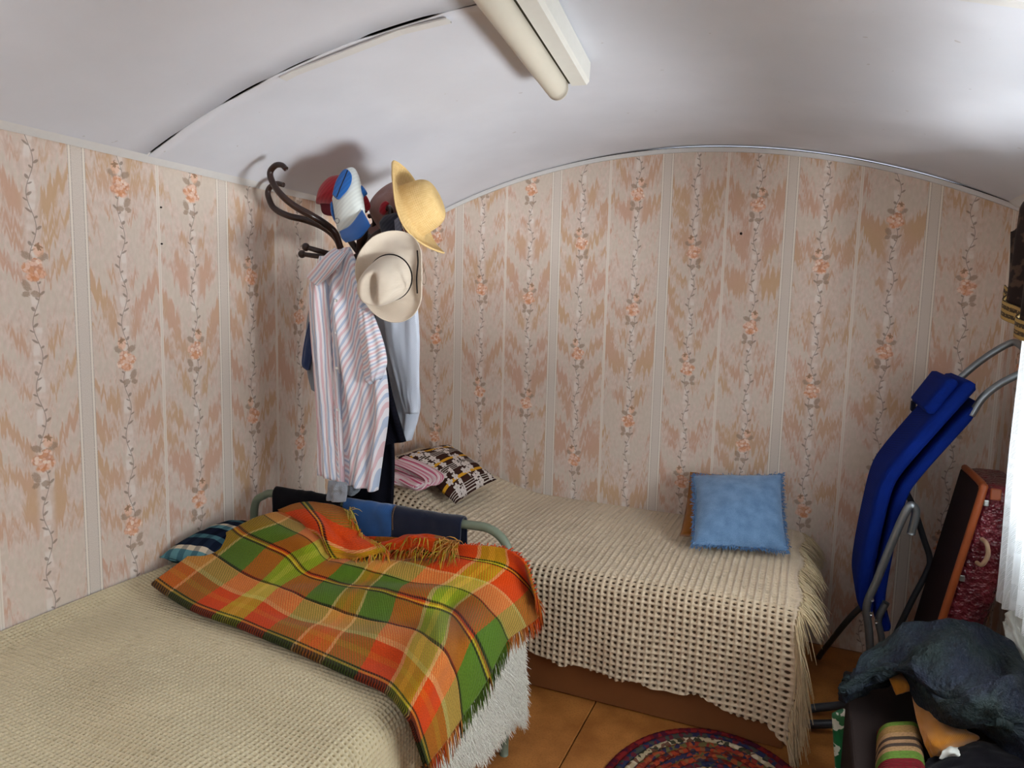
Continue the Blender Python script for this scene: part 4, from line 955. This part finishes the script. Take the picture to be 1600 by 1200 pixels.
# ------------------------------------------------------------------ heap of things on the chest at the lower right
m_chest = plain('dark_brown_oilcloth', rgb(38, 30, 28), .9, .1, var=.2, scale=14, bump=.001)
chs = empty('storage_chest', (2.34, -1.23, 0), 'low dark brown chest by the window wall under the heaped jacket', 'chest')
box('carcass', (2.112, -1.62, .03), (2.615, -1.14, .42), m_chest, chs, .006); box('lid', (2.100, -1.635, .422), (2.622, -1.13, .45), m_chest, chs, .010, 3)
for x in (2.13, 2.59):
    for y in (-1.59, -1.17): box('foot', (x-.022, y-.022, 0), (x+.022, y+.022, .03), m_chest, chs, .004)
# striped folded rug on it
gs = G('striped_woven_wool', .95, .05); u, v, _ = gs.xyz('uv')
cst = gs.ramp(v, [(0, rgb(98, 24, 30)), (.10, rgb(96, 124, 48)), (.22, rgb(150, 116, 70)), (.36, rgb(168, 130, 92)), (.44, rgb(66, 54, 46)), (.50, rgb(160, 124, 92)), (.56, rgb(70, 58, 50)), (.62, rgb(164, 128, 92)), (.70, rgb(92, 122, 50)), (.82, rgb(102, 24, 32)), (.94, rgb(60, 40, 38))])
nz = gs.noise(gs.vec, 80., 2.); gs.bump(gs.sin(v*260)+nz, .002, .6); m_stw = gs.out(gs.mix(gs.sm(.4, .7, nz)*.4, cst, rgb(70, 50, 40)))
c1 = PZ(1372, 1122, .49); c2 = PZ(1440, 1118, .49); c3_ = PZ(1452, 1205, .49); c4 = PZ(1368, 1205, .49)
nx_, ny_ = 24, 40; s_, t_ = np.meshgrid(np.linspace(0, 1, nx_), np.linspace(0, 1, ny_), indexing='ij')
P = ((1-s_)*(1-t_))[..., None]*c1+(s_*(1-t_))[..., None]*c2+(s_*t_)[..., None]*c3_+((1-s_)*t_)[..., None]*c4
P[..., 2] = .457+.040*(np.clip(1-np.abs(2*s_-1)**4, 0, 1)*np.clip(1-np.abs(2*t_-1)**6, 0, 1))**.6
ru = empty('folded_rug', P.mean((0, 1))*np.array([1, 1, 0])+np.array([0, 0, .452]), 'small folded rug with red, green and tan stripes on the dark chest', 'rug')
grid('top_layer', P[::-1], m_stw, ru, np.stack([s_*.2, t_], 2)[::-1], thick=.012, off=-1)
P2 = P.copy(); P2[..., 2] = .4515+(P[..., 2]-.457)*.35; grid('under_layer', P2[::-1], m_stw, ru, np.stack([s_*.2, t_], 2)[::-1], thick=.004, off=-1)
# mustard cloth bag
m_mst = weave('mustard_canvas', rgb(186, 122, 42), rgb(150, 92, 26), 360, .08)
mb = empty('mustard_bag', PZ(1470, 1140, .455), 'mustard yellow cloth bag half under the dark green jacket on the chest', 'bag')
def sheet(name, pts, m, parent, wr=.006, th=.006, n=40, seed=0, sc_=8):
    P = net(np.array(pts), n, n); a, b = np.meshgrid(np.linspace(0, 1, n), np.linspace(0, 1, n), indexing='ij')
    N_ = normals(P); N_ *= np.sign(N_[n//2, n//2]@view(0, .5, 1)); P = P+N_*(wr*vnoise(a*sc_, b*sc_, seed)+wr*.5*vnoise(a*sc_*2.3, b*sc_*2.3, seed+1))[..., None]
    return grid(name, P, m, parent, np.stack([a*.3, b*.3], 2), thick=th)
sheet('body', [[PZ(1424, 1080, .50), PZ(1452, 1080, .51), PZ(1482, 1100, .50)], [PZ(1432, 1120, .505), PZ(1466, 1122, .525), PZ(1506, 1136, .51)], [PZ(1444, 1160, .50), PZ(1474, 1158, .52), PZ(1530, 1152, .50)], [PZ(1456, 1188, .465), PZ(1480, 1182, .475), PZ(1512, 1166, .475)]], m_mst, mb, .008, .005, 36, 51, 5)
sheet('strap_end', [[PZ(1384, 1044, .52), PZ(1402, 1044, .525), PZ(1424, 1058, .52)], [PZ(1390, 1062, .525), PZ(1410, 1062, .53), PZ(1432, 1074, .52)], [PZ(1400, 1086, .50), PZ(1414, 1082, .51), PZ(1428, 1078, .51)]], m_mst, mb, .004, .005, 20, 53, 4)
m_paper = plain('white_paper', rgb(214, 216, 210), .8, .1, var=.05)
pw_ = empty('white_paper_scrap', PZ(1488, 1172, .455), 'crumpled white paper scrap lying below the mustard bag', 'paper')
sheet('paper', [[PZ(1466, 1184, .49), PZ(1476, 1172, .505), PZ(1484, 1160, .51)], [PZ(1478, 1184, .485), PZ(1490, 1176, .51), PZ(1492, 1164, .50)], [PZ(1492, 1186, .48), PZ(1506, 1182, .49), PZ(1510, 1166, .49)]], m_paper, pw_, .006, .002, 16, 55, 3)
# dark green jacket heaped on top
gj_ = G('green_navy_jacket_cloth', .8, .25); gj_.xyz('uv'); nn_ = gj_.noise(gj_.vec, 7., 4.); gj_.bump(gj_.noise(gj_.vec, 13., 5., .6), .05, .9)
m_jack = gj_.out(gj_.mix(gj_.sm(.35, .65, nn_), rgb(22, 34, 34), rgb(24, 30, 46)))
jk = empty('green_jacket', (2.42, -1.1, .455), 'dark green and navy jacket heaped on the chest at the lower right', 'jacket')
J = [[PY(1384, 985, -1.10), PY(1432, 971, -1.09), PY(1482, 969, -1.08), PY(1528, 972, -1.08), PY(1572, 998, -1.08), PY(1612, 1055, -1.10)],
     [PZ(1348, 1028, .555), PZ(1420, 1008, .60), PZ(1484, 1010, .62), PZ(1548, 1020, .62), PZ(1590, 1045, .62), PZ(1640, 1090, .60)],
     [PZ(1322, 1062, .53), PZ(1404, 1040, .585), PZ(1462, 1062, .61), PZ(1530, 1075, .63), PZ(1590, 1090, .62), PZ(1650, 1120, .60)],
     [PZ(1312, 1080, .51), PZ(1384, 1047, .55), PZ(1444, 1090, .57), PZ(1512, 1120, .59), PZ(1580, 1140, .58), PZ(1650, 1160, .56)],
     [PZ(1316, 1086, .475), PZ(1386, 1052, .51), PZ(1450, 1108, .51), PZ(1520, 1158, .50), PZ(1580, 1180, .50), PZ(1650, 1210, .50)]]
PJ = net(np.array(J), 140, 190); a_, b_ = np.meshgrid(np.linspace(0, 1, 140), np.linspace(0, 1, 190), indexing='ij')
NJ = normals(PJ); NJ *= np.sign(NJ[70, 95]@view(0, .6, 1))
PJ = PJ+NJ*(.016*np.sin((b_*1.6+a_*.9)*9.)*sstep(0, .3, a_)+.020*vnoise(a_*4, b_*6, 61)+.012*vnoise(a_*10, b_*12, 62)-.022*np.abs(vnoise(a_*5+b_*2, b_*7-a_*3, 65))-.012*np.abs(vnoise(a_*13, b_*11+a_*6, 66)))[..., None]
grid('cloth', PJ, m_jack, jk, np.stack([a_*.5, b_*.7], 2), thick=.012, off=-1)
sheet('sleeve', [[PZ(1322, 1062, .515), PZ(1342, 1046, .53), PZ(1382, 1046, .54)], [PZ(1312, 1082, .49), PZ(1344, 1066, .52), PZ(1388, 1056, .52)], [PZ(1318, 1098, .46), PZ(1346, 1080, .47), PZ(1384, 1066, .48)]], m_jack, jk, .010, .02, 30, 64, 4)
dkc = empty('black_cloth', PZ(1560, 1190, .46), 'black cloth lying on the chest at the bottom right below the green jacket', 'cloth')
sheet('cloth', [[PZ(1450, 1190, .47), PZ(1520, 1160, .50), PZ(1600, 1175, .50)], [PZ(1440, 1215, .46), PZ(1520, 1190, .50), PZ(1620, 1200, .50)], [PZ(1430, 1250, .456), PZ(1520, 1240, .47), PZ(1630, 1240, .46)]], m_blk, dkc, .012, .006, 30, 66, 5)
# green and white packet on the floor beside the chest
gpk = G('printed_foil', .35, .5); u, v, _ = gpk.xyz('uv'); npk = gpk.noise(gpk.vec, 60., 2.)
m_foil = gpk.out(gpk.mix(gpk.gt(npk, .56), rgb(20, 104, 62), rgb(206, 214, 200)))
pk_ = inflate('packet', [(1300, 1112), (1312, 1106), (1322, 1108), (1325, 1140), (1327, 1200), (1326, 1262), (1312, 1262), (1304, 1180)], -1.12, .03, m_foil, None, tilt=(0, 0)); 
tag(pk_, 'green and white printed packet on the floor between divan and chest', 'packet')
pk_.location.z -= max(0, pk_.location.z-.004)

# ------------------------------------------------------------------ curtains on the right
def lace():
    g = G('lace'); u, v, _ = g.xyz('uv'); nt = g.t
    d = nt.nodes.new('ShaderNodeBsdfDiffuse'); t = nt.nodes.new('ShaderNodeBsdfTranslucent'); tr = nt.nodes.new('ShaderNodeBsdfTransparent')
    d.inputs[0].default_value = rgb(236, 238, 240); t.inputs[0].default_value = rgb(236, 238, 240)
    n = g.noise(g.vec, 15., 2.); mesh_ = g.sin(u*1500)*g.sin(v*1500)
    f = g.mx(g.gt(mesh_, .12)*.42, g.sm(.52, .58, n)*0.)
    m1 = nt.nodes.new('ShaderNodeMixShader'); m1.inputs[0].default_value = .55; nt.links.new(d.outputs[0], m1.inputs[1]); nt.links.new(t.outputs[0], m1.inputs[2])
    m2 = nt.nodes.new('ShaderNodeMixShader'); g.put(m2.inputs[0], f*(1-g.sm(.52, .58, n)*.85)); nt.links.new(m1.outputs[0], m2.inputs[1]); nt.links.new(tr.outputs[0], m2.inputs[2])
    nt.links.new(m2.outputs[0], nt.nodes['Material Output'].inputs[0]); return g.mat
m_lace = lace()
def drape_panel(name, ya, yb, zt, zb, x, amp, waves, m, parent, n=120, k=60, edge=None, th=0):
    Y = np.linspace(ya, yb, n); t = np.linspace(0, 1, k); P = np.zeros((n, k, 3))
    for i, y in enumerate(Y):
        s = i/(n-1); zb_ = zb(s) if callable(zb) else zb; zt_ = zt(s) if callable(zt) else zt
        yy = y+(edge(t)*(1-s) if edge else 0)
        P[i] = np.stack([x+amp*np.sin(s*waves*2*PI+.6*np.sin(t*2.))*(.5+.5*t), yy+0*t, zt_+(zb_-zt_)*t], 1)
    uv = np.stack([P[..., 1]+.4*P[..., 0], P[..., 2]], 2); return grid(name, P, m, parent, uv, thick=th)
lc = empty('lace_curtain', (2.53, -1.2, 1.74), 'white lace curtain hanging at the side window on the right edge', 'curtain')
drape_panel('lace_panel', -.862, -1.42, 1.742, lambda s: .675-.02*np.sin(s*11), 2.505, .024, 8, m_lace, lc, edge=lambda t: -.05*sstep(.55, 1., t)+.0*t)
drape_panel('second_layer', -.905, -1.15, 1.74, lambda s: .60-.02*np.sin(s*7+1), 2.545, .018, 4, m_lace, lc)
tube('curtain_rod', [(2.53, -.845, 1.752), (2.53, -2.55, 1.752)], .009, m_tube, lc, 10)
for y in (-.86, -2.53): tube('rod_bracket', [(2.53, y, 1.752), (2.60, y, 1.754), (2.648, y, 1.757)], .006, m_tube, lc, 8)
gv = G('brown_brocade', .8, .2); u, v, _ = gv.xyz('uv'); nv = gv.noise(gv.vec, 26., 3.); m_broc = gv.out(gv.mix(gv.sm(.5, .6, nv), rgb(38, 28, 26), rgb(80, 62, 52)))
gt_ = G('gold_braid', .6, .4); u, v, _ = gt_.xyz('uv'); st = gt_.sin(v*PI*2*2.5); spk = gt_.noise(gt_.cmb(u*160, v*14, 0.), 1., 2.)
m_braid = gt_.out(gt_.mix(gt_.mx(gt_.gt(st, .2), gt_.gt(spk, .6)), rgb(58, 42, 20), rgb(172, 140, 78)))
va = empty('brocade_valance', (2.52, -1.6, 1.6), 'dark brown brocade valance with gold braid above the side window', 'valance')
vb = lambda s: 1.545-.17*np.sin(min(s*1.0, 1.)*PI)**.8*1.0-.02*s
drape_panel('swag', -.80, -2.48, lambda s: 1.70+.075*sstep(0, .1, s), vb, 2.462, .014, 11, m_broc, va, 200, 30, th=.004)
Yb = np.linspace(-.79, -2.49, 200); Pb = np.zeros((200, 6, 3))
for i, y in enumerate(Yb):
    s = i/199; z = vb(s); Pb[i] = np.stack([np.full(6, 2.454)+.014*np.sin(s*11*2*PI+.55), np.full(6, y), z+.004-np.linspace(0, .05, 6)], 1)
grid('gold_braid', Pb, m_braid, va, np.stack(np.meshgrid(np.linspace(0, 2, 200), np.linspace(0, 1, 6), indexing='ij'), 2), thick=.004)
dr_ = empty('brocade_drape', (2.6, -.8, 1.0), 'dark brown brocade side drape gathered behind the lace curtain edge', 'curtain')
drape_panel('gathered_cloth', -.74, -.93, 1.72, .95, 2.60, .018, 3, m_broc, dr_, 60, 40, edge=lambda t: .07*np.sin(np.clip(t*1.1, 0, 1)*PI)-.06, th=.004)
wc = empty('white_cloth', (2.5, -.98, .455), 'rumpled white cloth lying between the lace curtain and the green jacket', 'cloth')
m_wc = weave('white_sheeting', rgb(206, 208, 202), rgb(176, 180, 172), 460, .05)
sheet('cloth', [[PY(1566, 972, -1.0), PY(1580, 955, -1.0), PY(1606, 925, -1.0)], [PY(1574, 1000, -1.06), PY(1592, 985, -1.06), PY(1616, 965, -1.06)], [PY(1590, 1030, -1.10), PY(1606, 1030, -1.10), PY(1630, 1030, -1.10)], [PY(1602, 1075, -1.12), PY(1616, 1080, -1.12), PY(1640, 1090, -1.12)]], m_wc, wc, .02, .006, 40, 71, 5)

# ------------------------------------------------------------------ fluorescent ceiling lamp, switched off
m_chan = plain('lamp_white_metal', rgb(226, 224, 216), .45, .4, var=.04); m_diff = plain('aged_diffuser', rgb(206, 198, 182), .5, .35, var=.08, scale=6); m_gap = plain('dark_gap', rgb(58, 54, 40), .8, .1)
lp_ = empty('strip_lamp', (1.30, -1.75, 2.06), 'white fluorescent strip lamp with a yellowed diffuser on the arched ceiling', 'lamp')
E0 = np.array([1.250, -1.195, 0]); td = np.array([.118, -.993, 0]); sd_ = np.array([.993, .118, 0]); LL = 1.22
def lamp_ext(name, sec, l0, l1, m, n=2, taper=None):
    sec = np.array(sec, float); P = np.zeros((n, len(sec), 3))
    for i, l in enumerate(np.linspace(l0, l1, n)):
        sc2 = taper(i/(n-1)) if taper else 1.
        for j, (a, z) in enumerate(sec): 
            cz0 = sec[:, 1].max(); P[i, j] = E0+td*l+sd_*(sec[:, 0].mean()+(a-sec[:, 0].mean())*sc2)+np.array([0, 0, cz0-(cz0-z)*sc2])
    v = P.reshape(-1, 3); k = len(sec); f = gfaces(n, k, False, True).tolist()+[list(range(k)), list(range((n-1)*k, n*k))[::-1]]
    return mesh(name, v, f, m, lp_, False)
o = lamp_ext('channel', [(.002, 2.170), (.056, 2.170), (.054, 2.118), (.046, 2.108), (.002, 2.108)], 0, LL, m_chan)
th = np.linspace(0, PI, 20); U_ = [(-.038-.032*math.cos(t), 2.098-.034*math.sin(t)) for t in th][::-1]+[(-.068, 2.150), (-.008, 2.150)]
dfo = lamp_ext('diffuser', U_, .02, LL-.02, m_diff, 30); 
for p in dfo.data.polygons: p.use_smooth = len(p.vertices) == 4
capo = lamp_ext('end_cap', U_, .021, -.018, m_diff, 8, lambda t: 1-.45*t**2.5)
lamp_ext('inner_gap', [(-.0075, 2.150), (.0015, 2.150), (.0015, 2.112), (-.0075, 2.112)], .01, LL-.01, m_gap)
for l in (.25, .95): tube('stem', [E0+td*l+sd_*.028+np.array([0, 0, 2.165]), E0+td*l+sd_*.028+np.array([0, 0, 2.174])], .006, m_chan, lp_, 8)

# ------------------------------------------------------------------ braided oval rug
def braid_mat(name, cols, k):
    g = G(name, .95, .05); g.xyz('pos'); d, vc, _ = g.vor(g.vec, 62.); sp_ = g.n('ShaderNodeSeparateColor'); g.t.links.new(vc.k, sp_.inputs[0]); r = V(g, sp_.outputs[k % 3])
    g.bump(g.noise(g.vec, 300., 2.), .001, .6); return g.out(g.ramp(r, [(i/len(cols), c) for i, c in enumerate(cols)]))
mr = [braid_mat('braid_red', [rgb(96, 26, 30), rgb(120, 34, 34), rgb(70, 24, 40)], 0), braid_mat('braid_cream', [rgb(168, 150, 120), rgb(104, 70, 54), rgb(60, 58, 44), rgb(190, 172, 146)], 1),
      braid_mat('braid_rust', [rgb(150, 58, 36), rgb(96, 34, 30), rgb(60, 50, 60), rgb(130, 80, 50)], 2), braid_mat('braid_mixed', [rgb(130, 50, 40), rgb(52, 46, 70), rgb(96, 88, 52), rgb(150, 72, 44)], 0), braid_mat('braid_blue', [rgb(44, 46, 74), rgb(66, 66, 60), rgb(96, 36, 44)], 1)]
rug = empty('braided_rug', (1.775, -1.30, 0), 'oval braided rag rug in red and mixed colours on the floor by the divan', 'rug')
order = [0, 4, 1, 3, 2, 3, 2, 4, 1, 2, 3, 2, 0]
for k in range(13):
    a, b = .335-.0255*k, .428-.0255*k; n = 220; th = np.linspace(0, 2*PI, n, endpoint=False)
    sec = np.linspace(0, 2*PI, 8, endpoint=False); P = np.zeros((n, 8, 3))
    nb2_ = max(16, int(90*(a+b)/.76)); w = .0125+.0016*np.sin(th*nb2_); ht = .009+.0022*np.cos(th*nb2_+1)
    for j, q in enumerate(sec):
        r = w*np.cos(q); P[:, j] = np.stack([1.775+(a-.0128+r)*np.cos(th), -1.30+(b-.0128+r)*np.sin(th), .0095+ht*np.sin(q)*.95], 1)
    P[..., 2] = np.maximum(P[..., 2], .0006); grid('braid', P, mr[order[k]], rug, cu=True, cv=True)

# ------------------------------------------------------------------ nail heads in the walls
m_nail = plain('rusty_nail', rgb(50, 36, 32), .6, .4, .5)
c = PY(1158, 365, 0.); tag(tube('nail', [c+np.array([0, .002, 0]), c+np.array([0, -.005, 0])], .0055, m_nail, None, 10), 'dark nail head high in the back wall, right of its middle', 'nail')
for (a, b) in ((251, 324), (252, 381)):
    c = PX(a, b, 0.); tag(tube('nail', [c+np.array([-.002, 0, 0]), c+np.array([.004, 0, 0])], .0028, m_nail, None, 10), ('upper' if b < 350 else 'lower')+' of two tiny nail heads beside a pale rule of the left wall', 'nail', 'nail heads in the left wall')
